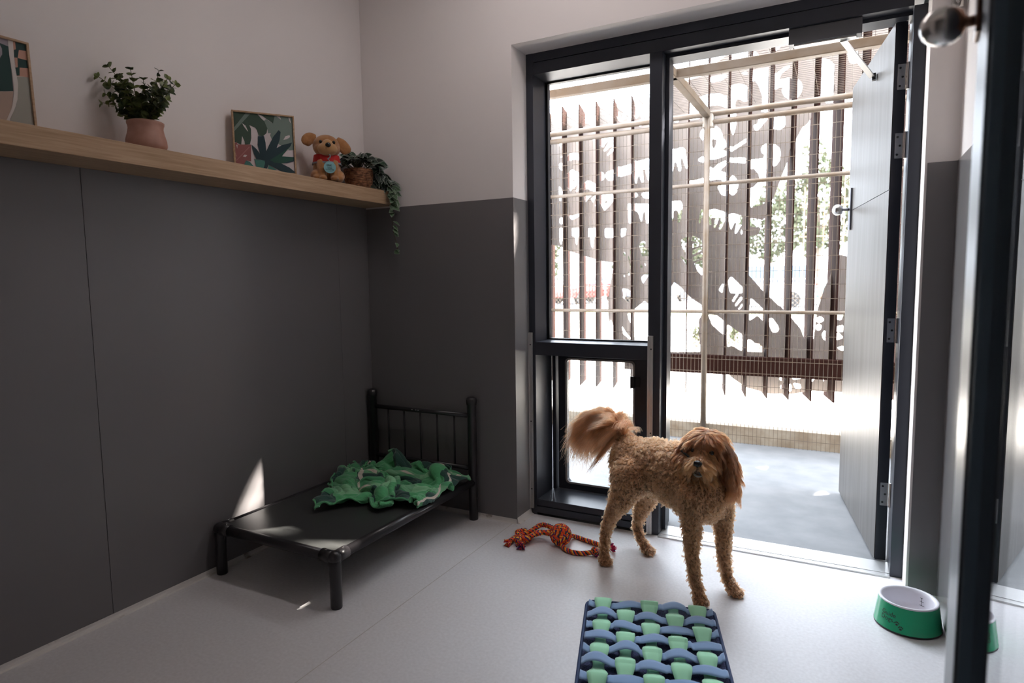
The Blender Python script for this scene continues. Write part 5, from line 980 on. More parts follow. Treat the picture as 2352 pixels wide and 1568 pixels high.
FOLDS_Z = [
16,23,20,20,28,29,26,33,36,30,29,34,26,15,10,7,15,22,20,15,24,39,43,39,33,30,33,44,50,44,38,42,45,43,40,40,43,45,38,28,32,52,59,53,47,42,41,32,27,35,34,26,27,25,15,10,
19,19,20,21,24,27,26,25,30,36,30,27,22,23,22,16,15,21,24,19,20,32,39,31,24,21,23,30,41,47,44,44,50,54,52,48,41,38,30,26,25,35,52,58,50,40,41,36,26,26,29,24,22,24,19,11,
25,19,20,25,22,23,27,26,26,36,33,25,19,28,31,25,17,17,20,21,19,26,30,22,20,23,21,21,24,32,41,48,57,64,63,56,45,30,20,19,19,23,37,54,52,42,36,33,25,17,22,25,23,20,17,10,
33,32,28,25,25,24,28,32,25,28,37,34,22,26,34,33,23,22,25,26,23,26,28,22,19,24,24,25,21,18,21,31,45,58,63,58,46,27,19,22,20,19,25,45,52,45,35,28,22,14,15,25,31,24,17,9,
28,33,36,36,37,36,34,30,23,19,28,36,29,24,31,32,19,15,18,21,18,16,20,25,29,31,28,26,23,23,18,17,28,42,50,50,40,24,19,27,28,24,21,35,47,44,34,24,22,16,18,26,33,27,15,8,
25,23,28,32,34,34,32,30,29,27,23,29,32,25,24,29,20,14,18,25,28,24,21,26,36,41,42,41,34,30,20,18,25,33,42,45,39,24,19,31,39,34,20,23,39,42,35,26,21,17,26,34,34,25,9,4,
30,22,17,19,19,18,22,25,31,38,28,22,29,26,20,25,27,20,22,27,33,33,25,22,29,44,55,56,42,27,16,18,26,30,38,43,39,27,18,29,40,36,20,16,33,39,35,26,20,19,31,37,31,20,6,4,
26,23,18,17,15,15,23,30,35,39,27,17,20,25,23,21,29,30,31,31,35,42,41,35,32,38,50,58,53,37,22,21,31,32,33,36,38,35,23,29,40,36,20,16,32,34,29,23,23,24,32,36,28,16,5,4,
24,21,17,14,13,17,27,35,39,36,25,18,16,20,24,18,25,36,43,42,45,53,56,52,44,41,48,56,59,47,32,30,42,44,43,43,45,43,28,23,30,32,21,18,33,33,29,24,23,21,25,28,24,15,5,4,
34,32,26,18,14,17,26,33,32,26,25,24,23,17,18,15,19,32,46,53,59,65,64,57,44,40,48,52,57,51,42,41,51,59,63,64,62,53,36,24,22,28,25,22,32,34,31,26,23,22,20,18,16,13,6,4,
36,39,37,29,22,19,22,26,24,20,28,29,30,24,18,18,22,33,45,55,63,64,56,45,35,33,40,48,51,50,52,54,60,69,77,82,79,66,45,28,24,29,28,21,22,26,28,22,17,17,21,22,18,14,9,5,
38,34,28,23,23,18,19,28,26,21,32,31,29,27,18,15,21,34,47,57,61,57,47,34,28,28,38,47,48,47,59,65,68,75,84,88,83,69,51,32,31,33,33,24,14,17,23,21,15,13,17,24,25,17,13,11,
39,32,23,16,19,23,30,35,25,27,36,31,22,20,16,14,24,38,52,58,58,49,35,23,22,33,43,40,38,42,56,63,76,83,87,82,71,61,49,32,33,40,36,23,10,11,20,23,20,14,12,20,29,22,16,15,
32,35,29,18,15,21,32,30,24,34,33,24,19,15,12,18,29,41,53,52,46,36,23,19,29,40,42,34,27,32,42,52,67,71,67,63,55,49,43,33,29,34,31,17,10,12,20,24,23,15,12,15,27,28,22,21,
31,37,32,19,13,19,24,23,28,39,29,23,22,14,12,22,32,40,48,44,33,24,17,23,39,39,33,28,22,20,25,36,47,48,43,40,36,32,30,33,31,29,29,21,14,14,20,25,26,21,16,13,22,33,33,31,
36,39,32,17,15,18,16,19,31,36,25,28,25,19,15,22,33,39,38,28,20,18,22,35,44,38,24,21,20,17,18,26,37,43,38,31,29,22,19,26,32,32,30,25,21,19,23,30,32,30,24,16,22,38,44,41,
39,39,33,21,16,15,16,21,30,31,24,32,27,21,13,16,28,32,27,20,19,23,33,35,35,32,21,24,26,25,23,21,30,40,40,32,26,22,18,18,22,26,28,23,22,19,19,24,29,31,30,26,27,36,44,43,
41,38,35,28,19,15,16,16,25,27,23,33,28,24,17,16,26,32,30,26,28,40,45,39,36,28,24,31,39,38,30,19,19,24,25,22,23,30,24,17,20,22,23,23,19,17,20,26,28,29,34,37,31,28,34,30,
42,37,34,32,28,22,16,13,17,22,20,32,32,32,29,20,25,34,36,25,32,57,60,46,36,29,30,38,46,42,32,20,15,16,18,24,32,40,34,23,20,24,23,21,20,15,16,21,23,25,31,35,32,22,20,14,
42,38,33,27,25,27,25,19,14,15,17,26,30,33,36,24,18,24,30,18,30,62,67,52,33,25,33,44,47,39,27,18,22,29,26,31,40,39,34,27,20,20,25,22,21,21,19,19,18,19,23,30,33,23,17,12,
42,39,35,28,22,23,27,28,21,12,14,21,27,32,31,18,15,22,30,18,28,55,58,50,37,30,37,45,43,31,19,18,24,34,36,36,43,42,31,23,18,18,25,24,19,21,19,22,22,19,19,26,34,33,24,19,
47,44,38,32,25,22,23,25,26,19,12,16,25,33,30,19,21,30,33,18,25,44,42,33,29,29,32,34,28,19,17,22,23,29,39,39,40,42,36,25,18,20,28,24,17,16,14,20,29,32,31,33,36,39,35,26,
52,50,46,42,34,28,26,23,23,22,17,12,19,30,29,22,30,41,39,19,21,31,28,22,25,28,27,21,16,15,20,25,28,26,29,33,31,33,38,34,26,26,31,27,20,20,20,24,34,43,43,45,48,44,39,36,
53,52,49,45,38,31,25,21,20,22,21,15,16,29,28,28,42,50,44,23,19,22,21,22,30,36,32,24,20,21,24,26,26,27,27,25,20,20,27,31,29,29,28,28,28,29,32,35,40,50,52,51,54,50,41,37,
45,49,50,45,40,38,33,29,28,26,24,18,18,34,35,37,52,57,49,28,19,21,26,32,38,41,38,28,26,30,33,32,27,23,26,28,26,24,22,20,20,21,21,24,30,37,43,48,48,53,63,67,65,56,42,34,
40,45,48,42,37,40,42,39,38,33,26,18,19,35,38,41,55,62,57,33,22,27,28,30,39,42,41,37,33,32,35,32,27,24,22,23,25,28,28,23,18,20,27,29,30,37,48,59,63,64,69,74,71,59,43,33,
53,56,54,46,38,42,51,50,45,37,28,20,22,31,40,45,56,62,57,36,25,32,31,22,26,30,31,33,36,32,29,23,18,21,27,27,23,21,23,27,26,26,29,36,40,49,64,77,81,79,74,69,58,49,43,36,
49,53,53,45,39,45,55,50,40,31,23,18,21,23,35,45,55,60,54,37,24,28,28,19,21,28,29,28,34,33,24,21,19,19,25,31,33,29,23,23,24,31,35,39,52,68,84,92,93,89,79,63,43,34,41,43,
43,48,54,52,45,43,40,31,25,27,26,19,21,19,30,44,54,57,49,39,25,22,24,21,30,40,41,37,35,35,28,25,29,30,31,29,31,35,34,28,24,31,43,49,65,81,93,96,91,82,67,46,31,31,36,41,
43,42,47,45,36,30,24,22,26,26,27,21,22,19,31,44,50,51,44,41,32,23,21,20,29,42,45,40,34,31,26,24,32,39,43,39,32,30,35,37,30,29,46,58,71,80,83,80,73,64,46,30,31,38,37,40,
45,37,30,25,20,24,29,27,25,20,23,21,21,20,30,36,38,40,38,39,37,35,29,21,19,29,37,39,36,29,22,19,26,36,44,47,44,34,28,31,34,29,41,58,63,62,59,56,50,40,30,33,38,36,39,48,
49,37,22,18,19,27,34,29,21,22,22,17,16,18,25,26,26,28,28,31,37,43,43,34,23,20,23,28,32,30,25,19,18,22,28,37,45,45,35,26,30,28,31,48,53,45,37,32,29,29,36,42,36,28,32,43,
48,36,22,22,29,35,29,22,17,24,21,15,12,12,15,19,20,22,25,26,31,37,47,52,46,34,24,19,18,20,24,27,25,21,17,21,32,45,46,32,25,24,25,39,45,38,24,18,26,39,46,48,38,24,26,37,
51,43,30,24,32,38,29,21,18,20,22,24,20,14,13,17,23,28,33,34,36,39,49,60,66,61,53,41,28,20,21,27,32,30,22,20,25,34,46,42,26,20,27,35,37,30,18,20,30,33,39,50,43,26,30,41,
44,46,39,30,27,33,35,27,18,13,14,20,23,18,17,18,19,25,31,33,33,36,40,47,54,58,59,59,54,43,32,29,35,39,34,32,31,27,42,43,27,19,28,36,36,29,21,20,20,23,39,53,42,26,34,46,
26,38,43,39,27,24,33,34,25,16,12,16,24,26,29,28,22,20,23,23,28,35,40,41,42,43,41,43,49,55,51,37,38,49,49,45,38,27,39,34,21,19,33,44,45,37,30,21,14,25,47,50,30,23,35,45,
18,24,34,44,36,25,27,32,27,21,16,15,21,31,39,34,21,14,16,20,29,42,49,52,51,51,47,40,34,38,47,42,33,44,57,57,45,29,40,34,18,24,44,53,54,49,40,31,21,32,49,40,21,26,41,50,
27,21,22,35,41,34,23,23,24,24,20,15,18,31,41,35,19,10,14,21,27,37,45,49,52,56,58,54,44,33,37,43,29,34,55,63,50,31,40,39,20,32,55,67,70,68,57,47,33,38,45,31,25,34,46,54,
39,30,24,27,38,38,22,18,26,28,21,13,12,24,38,38,23,12,16,17,18,24,32,37,44,48,48,48,48,37,29,35,27,32,55,65,54,35,34,35,23,41,65,82,89,84,73,61,44,38,37,24,35,52,65,72,
42,41,36,35,40,36,21,28,37,38,30,21,14,20,35,39,32,21,21,21,18,18,24,32,40,45,44,41,41,33,28,32,23,34,63,77,66,44,29,24,23,48,73,89,94,91,82,68,48,40,30,22,41,60,75,82,
36,40,41,40,42,40,26,29,37,38,33,27,20,24,35,43,42,31,24,25,24,19,23,30,35,38,40,35,30,26,35,38,26,42,75,94,84,57,32,20,28,54,74,85,91,90,81,68,44,39,36,32,50,59,72,81,
25,27,31,36,41,46,33,24,27,31,30,25,26,33,43,47,52,47,35,30,29,21,21,25,25,24,25,20,18,24,38,44,39,55,86,108,106,78,48,28,34,53,69,80,85,82,75,67,40,31,45,50,66,66,70,79,
14,15,18,24,34,47,46,29,20,22,24,19,21,34,46,49,54,60,55,46,41,31,22,21,21,21,23,23,22,24,36,48,51,68,99,115,115,99,68,42,37,47,61,71,77,80,77,68,43,25,37,53,73,71,67,70,
24,24,22,18,25,43,53,41,26,23,26,22,19,32,44,48,50,62,68,62,56,46,36,35,38,34,29,31,33,24,29,52,65,85,110,120,121,110,84,55,38,40,53,63,71,78,79,67,47,31,33,44,63,65,57,53,
41,33,26,22,22,38,53,47,34,27,31,28,21,27,40,47,46,57,69,65,60,58,51,46,40,33,26,26,33,29,28,50,76,102,116,123,124,115,95,66,45,40,51,60,68,75,73,62,47,39,48,50,53,55,45,39,
50,34,22,24,26,35,48,42,32,24,26,28,22,19,30,42,40,47,59,55,49,48,41,35,32,31,31,28,30,29,28,49,81,107,118,125,125,116,98,74,56,44,53,60,62,67,68,61,47,40,50,55,46,42,37,29,
54,38,22,19,25,34,40,34,27,23,25,27,21,15,22,34,34,37,43,39,33,31,26,22,19,18,21,21,22,29,28,46,78,106,117,122,122,115,99,78,69,53,51,58,57,58,60,58,46,33,35,42,34,24,21,16,
52,41,26,14,17,26,31,27,19,17,20,24,23,14,14,23,25,22,23,22,18,18,14,10,8,8,11,16,17,25,26,39,69,101,112,117,118,112,98,80,75,63,53,55,51,50,51,49,41,32,27,27,20,9,5,4]
NJ, NI = 48, 56
CV = np.stack([np.array(FOLDS_X), -np.array(FOLDS_Y), np.array(FOLDS_Z)], 1).reshape(NJ, NI, 3) * .001
def vnoise(X, Y, f, seed):
    g_ = np.random.default_rng(seed).uniform(-1, 1, (64, 64)); x, y = X * f + 20, Y * f + 20; i, j = np.floor(x).astype(int), np.floor(y).astype(int); a, c = x - i, y - j
    a, c = a * a * (3 - 2 * a), c * c * (3 - 2 * c); i, j = i % 63, j % 63
    return g_[j, i] * (1 - a) * (1 - c) + g_[j, i + 1] * a * (1 - c) + g_[j + 1, i] * (1 - a) * c + g_[j + 1, i + 1] * a * c
def up2(a):
    b = np.zeros((a.shape[0] * 2 - 1, a.shape[1], 3)); b[::2] = a; b[1::2] = (a[1:] + a[:-1]) / 2
    c = np.zeros((b.shape[0], a.shape[1] * 2 - 1, 3)); c[:, ::2] = b; c[:, 1::2] = (b[:, 1:] + b[:, :-1]) / 2; return c
CV = up2(CV); NJ, NI = CV.shape[:2]
gU, gV = np.meshgrid(np.linspace(0, 1.05, NI), np.linspace(0, .9, NJ)); nz_ = np.cross(np.gradient(CV, axis=1), np.gradient(CV, axis=0)); nz_ /= np.linalg.norm(nz_, axis=2, keepdims=True) + 1e-9
wu_, wv_ = gU + .06 * vnoise(gU, gV, 5, 1), gV + .06 * vnoise(gU, gV, 5, 3)
cr = .013 * (1 - 2.2 * np.abs(vnoise(wu_, wv_ * .45, 11, 11))) + .005 * (1 - 2.2 * np.abs(vnoise(wu_ * .5 + wv_ * .5, wv_ - wu_, 12, 12))) + .004 * vnoise(gU, gV, 30, 13)
CV = CV + nz_ * cr[..., None]; CV[..., 2] = np.maximum(CV[..., 2], .002)
CV[..., 2] += BZ + .0175; CV[..., 1] = np.minimum(CV[..., 1], -.078)
CV[..., 2] -= np.clip(CV[..., 0] - .722, 0, 1) * .9; CV[..., 2] = np.where(CV[..., 0] > .665, np.maximum(CV[..., 2], BZ + .026 - np.clip(CV[..., 0] - .70, 0, 1) * .9), CV[..., 2])
mb = MB(); mb.add(CV.reshape(-1, 3), [(j * NI + i, j * NI + i + 1, (j + 1) * NI + i + 1, (j + 1) * NI + i) for j in range(NJ - 1) for i in range(NI - 1)])
blk = mb.build('throw_blanket', bl, None, smooth=True, subsurf=1); tag(blk, 'crumpled green checked plush throw heaped at the headboard end of the bed', 'blanket')
ul = blk.data.uv_layers.new(name='UVMap'); li = np.zeros(len(blk.data.loops), int); blk.data.loops.foreach_get('vertex_index', li)
UVS = np.stack([(np.arange(NJ * NI) % NI) / (NI - 1) * 1.05, (np.arange(NJ * NI) // NI) / (NJ - 1) * .90], 1); ul.data.foreach_set('uv', UVS[li].ravel())
sd = blk.modifiers.new('thick', 'SOLIDIFY'); sd.thickness = .007; sd.offset = 1

# ------------------------------------------------------------------ rope toy
RC = [new_mat('rope_orange', (.85, .085, .012), .85), new_mat('rope_violet', (.10, .022, .16), .85), new_mat('rope_yellow', (.95, .50, .06), .85), new_mat('rope_navy_green', (.012, .06, .055), .85), new_mat('rope_crimson', (.60, .015, .08), .85)]
for m_ in RC: bump(m_, 900, .6, .001, 2, (1, 1, 1))
def rope_strands(mb, path, R, turns_per_m=32, order=(0, 1, 2, 0, 3), r=None, phase=0):
    P_ = [np.array(p, float) for p in path]; seg = [0]
    for a, c in zip(P_, P_[1:]): seg.append(seg[-1] + np.linalg.norm(c - a))
    n = len(order); r = r or R * .52
    fr = []; prev = None
    for i, p in enumerate(P_):
        t = P_[min(i + 1, len(P_) - 1)] - P_[max(i - 1, 0)]; t /= np.linalg.norm(t) + 1e-9
        a = np.array((0, 0, 1.0)) if prev is None else prev; a = a - t * (a @ t)
        if np.linalg.norm(a) < 1e-3: a = np.array((1.0, 0, 0)) - t * t[0]
        a /= np.linalg.norm(a); prev = a; fr.append((a, np.cross(t, a)))
    for k, c in enumerate(order):
        mb.cur = c; pts = []
        for i, p in enumerate(P_):
            q = 2 * math.pi * (k / n + turns_per_m * seg[i]) + phase; a, b_ = fr[i]; pts.append(p + R * .55 * (a * math.cos(q) + b_ * math.sin(q)))
        mb.tube(pts, r, 6)
    mb.cur = 0
rp = thing('rope_toy', (1.22, -.17, 0), 'multicoloured knotted rope ball toy beside the rear paw of the dog', 'rope toy')
bc = np.array((1.222, -.150, .050)); m = MB(); rgr = np.random.default_rng(8)
m.cur = 0; m.ell(bc, .036)
for k in range(11):
    ax = rgr.normal(size=3); ax /= np.linalg.norm(ax); d, a1, a2 = frame_axes(ax); off = rgr.uniform(-.018, .018); rr = math.sqrt(.041 ** 2 - off ** 2)
    rope_strands(m, [bc + d * off + rr * (a1 * math.cos(q) + a2 * math.sin(q)) for q in np.linspace(0, 2 * math.pi, 44)], .0108, 24, order=(0, 1, 2, 0, 3, 0), phase=k)
m.build('ball_knot', RC, rp, smooth=True)
def fp(u, v, z): return at(u, v, 2, z)
def tassel(mb, c, d, R, n, seed, cols):
    rr = np.random.default_rng(seed); d, a1, a2 = frame_axes(d)
    for k in range(n):
        q, s_ = rr.uniform(0, 6.28), rr.uniform(0, 1) ** .5; o = (a1 * math.cos(q) + a2 * math.sin(q)) * s_ * R; p0 = c + o * .55; p1 = c + d * R * rr.uniform(.7, 1.2) + o * 1.15
        p0[2], p1[2] = max(p0[2], .004), max(p1[2], .003); mb.cur = cols[k % len(cols)]; mb.tube([p0, (p0 + p1) / 2 + rr.normal(0, .002, 3), p1], .0022, 5)
def knot(mb, c, R, seed):
    rr = np.random.default_rng(seed)
    for k in range(4):
        ax = rr.normal(size=3); d, a1, a2 = frame_axes(ax); rope_strands(mb, [c + R * .62 * (a1 * math.cos(q) + a2 * math.sin(q)) for q in np.linspace(0, 6.28, 22)], R * .45, 40, phase=k)
arms = [([bc + (-.02, .0, .022), fp(1245, 1205, .045), fp(1215, 1222, .030), fp(1190, 1230, .022), fp(1170, 1243, .018)], 'a'), ([bc + (-.035, -.012, .0), fp(1238, 1222, .032), fp(1218, 1232, .022), fp(1203, 1243, .016), fp(1196, 1250, .016)], 'b'), ([bc + (-.03, .01, .01), fp(1232, 1226, .040), fp(1205, 1236, .034), fp(1188, 1222, .026), fp(1208, 1218, .020)], 'c')]
m = MB()
for k, (p, _) in enumerate(arms): rope_strands(m, catmull(p, 9), .0118, 26, order=(0, 1, 2, 0, 3, 0), phase=k * 2)
knot(m, fp(1192, 1240, .024), .022, 1); knot(m, fp(1212, 1236, .020), .018, 2); m.build('rope_tail', RC, rp, smooth=True)
m = MB(); tassel(m, fp(1170, 1244, .018), fp(1158, 1250, .012) - fp(1175, 1240, .02), .020, 46, 3, [0, 4, 2, 0, 4, 4]); m.build('tassel', RC, rp)
m = MB(); tassel(m, fp(1198, 1251, .017), fp(1190, 1262, .010) - fp(1200, 1245, .02), .020, 46, 4, [1, 3, 0, 4, 1]); m.build('tassel', RC, rp)
m = MB(); tassel(m, fp(1205, 1219, .016), fp(1190, 1216, .012) - fp(1212, 1222, .02), .013, 26, 5, [4, 1, 4]); m.build('tassel', RC, rp)
m = MB(); rope_strands(m, catmull([bc + (.025, .01, -.01), fp(1318, 1231, .012), fp(1345, 1240, .011), fp(1372, 1249, .011), fp(1392, 1258, .013)], 9), .0105, 28); rope_strands(m, catmull([bc + (.012, -.03, -.03), fp(1300, 1262, .012), fp(1322, 1269, .011), fp(1345, 1270, .011), fp(1362, 1267, .014)], 9), .0105, 28, phase=1); m.build('rope_loop', RC, rp, smooth=True)
m = MB(); knot(m, fp(1366, 1266, .020), .019, 6); tassel(m, fp(1368, 1268, .018), fp(1376, 1276, .008) - fp(1362, 1264, .02), .017, 40, 7, [4, 4, 1, 3]); m.build('tassel_knot', RC, rp, smooth=True)
m = MB(); tassel(m, fp(1402, 1258, .018), fp(1415, 1256, .016) - fp(1398, 1258, .018), .018, 44, 9, [4, 4, 4, 1]); m.build('tassel', RC, rp)

# ------------------------------------------------------------------ snuffle mat
nvy = new_mat('navy_mesh_base', (.012, .018, .055), .85); bnd = new_mat('navy_binding', (.012, .035, .11), .7)
NN, LL, bb_ = nodes(nvy); vo = N.new if False else NN.new('ShaderNodeTexVoronoi'); vo.inputs['Scale'].default_value = 260; tc = NN.new('ShaderNodeTexCoord'); LL.new(tc.outputs['Object'], vo.inputs['Vector']); r_ = ramp(nvy, vo.outputs['Distance'], [(.25, (.006, .008, .03)), (.6, (.05, .06, .16))]); LL.new(r_.outputs[0], bb_.inputs['Base Color'])
gm = new_mat('mint_fleece', (.42, .82, .54), .95, sheen=.3); bump(gm, 700, .35, .001); bm_ = new_mat('blue_fleece', (.25, .38, .60), .95, sheen=.3); bump(bm_, 700, .35, .001)
ga = math.atan2(.141, .450); mo = np.array((1.519, -.590, 0.0)); ux = np.array((math.cos(ga), math.sin(ga), 0)); uy = np.array((ux[1], -ux[0], 0.0)); MW, ML = .472, .70
def mp_(a, b, z): return mo + ux * a + uy * b + np.array((0, 0, z))
mt = thing('snuffle_mat', mp_(MW / 2, ML / 2, 0), 'navy edged mat woven with mint green and blue fleece strips', 'snuffle mat')
base = rrect(0, MW, 0, ML, .03, 6); m = MB(); nb = len(base); m.add([mp_(a, b, z) for z in (.0005, .005) for a, b in base], [tuple(range(nb)), tuple(range(2 * nb - 1, nb - 1, -1))] + [(i, nb + i, nb + (i + 1) % nb, (i + 1) % nb) for i in range(nb)]); m.build('base', nvy, mt, fix=True)
m = MB(); lp_ = [mp_(a, b, .0055 + .003 * max(0, math.sin(a * 11)) * (b < .02)) for a, b in rrect(.004, MW - .004, .004, ML - .004, .028, 6)]; m.tube(lp_ + [lp_[0]], .0062, 8, cap=False); m.build('binding', bnd, mt, smooth=True)
rgm = np.random.default_rng(3)
def ribbon(pts, wid, side, name, mat):
    m = MB(); vs = []
    for p, w in zip(pts, wid):
        for k in range(5): s_ = (k / 4 - .5); vs.append(p + side * w * s_ + np.array((0, 0, .0018 * math.cos(s_ * 3.1) - .001)))
    m.add(vs, [(5 * i + k, 5 * i + k + 1, 5 * i + k + 6, 5 * i + k + 5) for i in range(len(pts) - 1) for k in range(4)])
    o = m.build(name, mat, mt, smooth=True); s = o.modifiers.new('t', 'SOLIDIFY'); s.thickness = .0022; s.offset = 1
    return o
cols = [.065, .150, .236, .322, .408]; rows = [.045 + .075 * k for k in range(9)]
for j, b0 in enumerate(rows):
    pts, wid = [], []; am = [rgm.uniform(.6, 1.7) for _ in range(7)]; sh_ = rgm.uniform(-.004, .004)
    for a in np.linspace(.012, MW - .012, 64):
        k = (a - cols[0]) / .0858; ph_ = math.cos(math.pi * (k + j)); amp = am[int(min(max(k + .5, 0), 6))]
        z = .0125 + (-.5 * ph_ + .5) * .016 * amp; w = .034 + .016 * (-.5 * ph_ + .5)
        pts.append(mp_(a, b0 + sh_ + .006 * math.sin(a * 19 + j * 2), z + .004 * math.sin(a * 41 + j * 5) * (ph_ < 0))); wid.append(w)
    ribbon(pts, wid, uy, 'blue_strip', bm_)
for i, a0 in enumerate(cols):
    pts, wid = [], []; am = [rgm.uniform(.75, 1.35) for _ in range(18)]; sh_ = rgm.uniform(-.003, .003)
    for b in np.linspace(.012, ML - .012, 110):
        k = (b - rows[0]) / .075; ph_ = math.cos(math.pi * (k + i)); amp = am[int(min(max(k + 1, 0), 17))]
        z = .0125 + (.5 * ph_ + .5) * .023 * amp; w = .036 + .028 * (.5 * ph_ + .5); pts.append(mp_(a0 + sh_, b, z)); wid.append(w)
    ribbon(pts, wid, ux, 'green_strip', gm)

# ------------------------------------------------------------------ bowl
BW = np.array((2.590, -.232, 0.0)); gb = new_mat('green_glaze', (.018, .36, .17), .18, spec=.5, coat=.3); wp = new_mat('white_melamine', (.72, .70, .74), .3)
bo = thing('dog_bowl', BW, 'green and white pet bowl with black lettering by the right wall', 'bowl')
MB().lathe([(.100, .0005), (.104, .001), (.104, .007), (.100, .0075)], BW, 56).build('base_ring', M['black'], bo, smooth=False)
MB().lathe([(.1045, .0076), (.1035, .010), (.0925, .090), (.0915, .0935)], BW, 64, cap=False).build('outer_shell', gb, bo, smooth=True)
MB().lathe([(.0918, .0932), (.0922, .096), (.0905, .0985), (.086, .0985), (.0815, .096), (.078, .085), (.074, .050), (.069, .034), (.055, .027), (.002, .025)], BW, 64, cap=False).build('inner_dish', wp, bo, smooth=True)
lt = MB()
cd_ = np.array((CAM[0] - BW[0], CAM[1] - BW[1])); a_cam = math.atan2(cd_[1], cd_[0])
def bowl_wrap(x, z):
    """x metres to the viewer's right along the wall of the bowl, z height"""
    r_ = .1038 - (z - .010) / .080 * .011 + .0004; q = a_cam + (x) / .098; return (BW[0] + r_ * math.cos(q), BW[1] + r_ * math.sin(q), z)
def put(vs, fs, x0, z0): lt.add([bowl_wrap(x0 + p[0], z0 + p[1]) for p in vs], fs)
for txt, z0 in (('Guide', .0535), ('Dogs.', .036)):
    vs, fs = font_mesh(txt, .0215); put(vs, fs, -.087, z0)
def paw(x, z, s_):
    for dx, dz, ra, rb in ((0, -.0015, .0032, .0026), (-.0045, .0025, .0014, .002), (-.0017, .005, .0014, .0021), (.0017, .005, .0014, .0021), (.0045, .0025, .0014, .002)):
        ring_ = [(dx + ra * math.cos(q), dz + rb * math.sin(q)) for q in np.linspace(0, 2 * math.pi, 12, endpoint=False)]; put([(a * s_, b_ * s_) for a, b_ in ring_], [tuple(range(12))], x, z)
paw(-.030, .036, 1.25); paw(-.018, .024, 1.25)
lt.build('lettering', ink, bo)
mk = MB()
for k, zz in enumerate((.075, .063, .050)):
    for q0, q1 in ((.86, .98),):
        rr_ = .0735 + (zz - .05) * .12; n8 = 6
        vs = [(BW[0] + rr_ * math.cos(a), BW[1] + rr_ * math.sin(a), zz + dz) for dz in (0, .0015) for a in np.linspace(q0 - .05 * k, q1 + .02, n8)]; mk.add(vs, [(i, i + 1, n8 + i + 1, n8 + i) for i in range(n8 - 1)])
rr0 = .0733; mk.add([(BW[0] + (rr0 + (z - .05) * .12) * math.cos(a), BW[1] + (rr0 + (z - .05) * .12) * math.sin(a), z) for z in (.048, .078) for a in (.91, .93)], [(0, 1, 3, 2)])
mk.build('measuring_marks', ink, bo)
# ------------------------------------------------------------------ the dog
DC = np.array((1.75, -.24, 0.0)); du_ = np.array((.914, -.405, 0)); du_ /= np.linalg.norm(du_); dv_ = np.array((-du_[1], du_[0], 0))   # forward, and to the dog's left (away)
def dp(u, v, s=0.0): return on_plane(u, v, DC + dv_ * s, dv_)
ROTD = np.array([du_, dv_, (0, 0, 1.0)]).T
dog = thing('dog', (1.75, -.24, 0), 'curly apricot dog with long ears and plumed tail standing in the doorway', 'dog')
def seg(mb, a, b, r0, r1, n=14, k=6):
    a, b = np.array(a), np.array(b); ts = np.linspace(0, 1, k); mb.tube([a + (b - a) * t for t in ts], [r0 + (r1 - r0) * t for t in ts], n); mb.ell(a, r0, None, 14, 8); mb.ell(b, r1, None, 14, 8)
body = MB()
body.ell(dp(1462, 1066), (.125, .098, .112), ROTD); body.ell(dp(1512, 1072), (.155, .098, .112), ROTD); body.ell(dp(1560, 1092), (.150, .108, .132), ROTD)
body.ell(dp(1596, 1115), (.115, .108, .140), ROTD); body.ell(dp(1618, 1140), (.085, .098, .100), ROTD)
# head frame
HCn = dp(1622, 1034, 0.01)
Fh = -.50 * RM[0] - .20 * RM[1] - .84 * RM[2]; Fh /= np.linalg.norm(Fh)
Uh = RM[1] + .10 * RM[0]; Uh = Uh - Fh * (Uh @ Fh); Uh /= np.linalg.norm(Uh); Lh = np.cross(Uh, Fh)     # Lh: towards the viewer's right
ROTH = np.array([Lh, Fh, Uh]).T
def hp(a, f, z): return HCn + Lh * a + Fh * f + Uh * z
seg(body, dp(1592, 1075), HCn - Fh * .035 - Uh * .02, .098, .070)
body.ell(HCn, (.066, .074, .066), ROTH); body.ell(hp(0, .02, .020), (.058, .058, .050), ROTH); body.ell(hp(0, -.002, .034), (.060, .062, .048), ROTH)
# legs: shoulder / hip to paw
def legchain(mb, pts):
    for (a, r0), (b, r1) in zip(pts, pts[1:]): seg(mb, a, b, r0, r1)
sR, sL, hR, hL = -.081, .077, -.101, .108
pFR, pFL, pRR, pRL = at(1606, 1374, 2, .020), at(1682, 1354, 2, .020), at(1387, 1284, 2, .018), at(1484, 1262, 2, .018)
legchain(body, [(dp(1592, 1140, sR * .85), .062), (dp(1590, 1205, sR), .036), (dp(1589, 1270, sR), .0255), (dp(1597, 1335, sR), .0205), (pFR + np.array((0, 0, .012)), .022)])
legchain(body, [(dp(1650, 1140, sL * .85), .060), (dp(1662, 1205, sL), .035), (dp(1662, 1270, sL), .0255), (dp(1668, 1325, sL), .0205), (pFL + np.array((0, 0, .012)), .022)])
legchain(body, [(dp(1452, 1095, hR * .75), .088), (dp(1432, 1140, hR), .052), (dp(1408, 1178, hR), .031), (dp(1393, 1212, hR), .0225), (dp(1388, 1255, hR), .0185), (pRR + np.array((0, 0, .010)), .021)])
legchain(body, [(dp(1500, 1095, hL * .7), .078), (dp(1486, 1140, hL), .048), (dp(1470, 1178, hL), .030), (dp(1463, 1207, hL), .0215), (dp(1472, 1238, hL), .018), (pRL + np.array((0, 0, .010)), .021)])
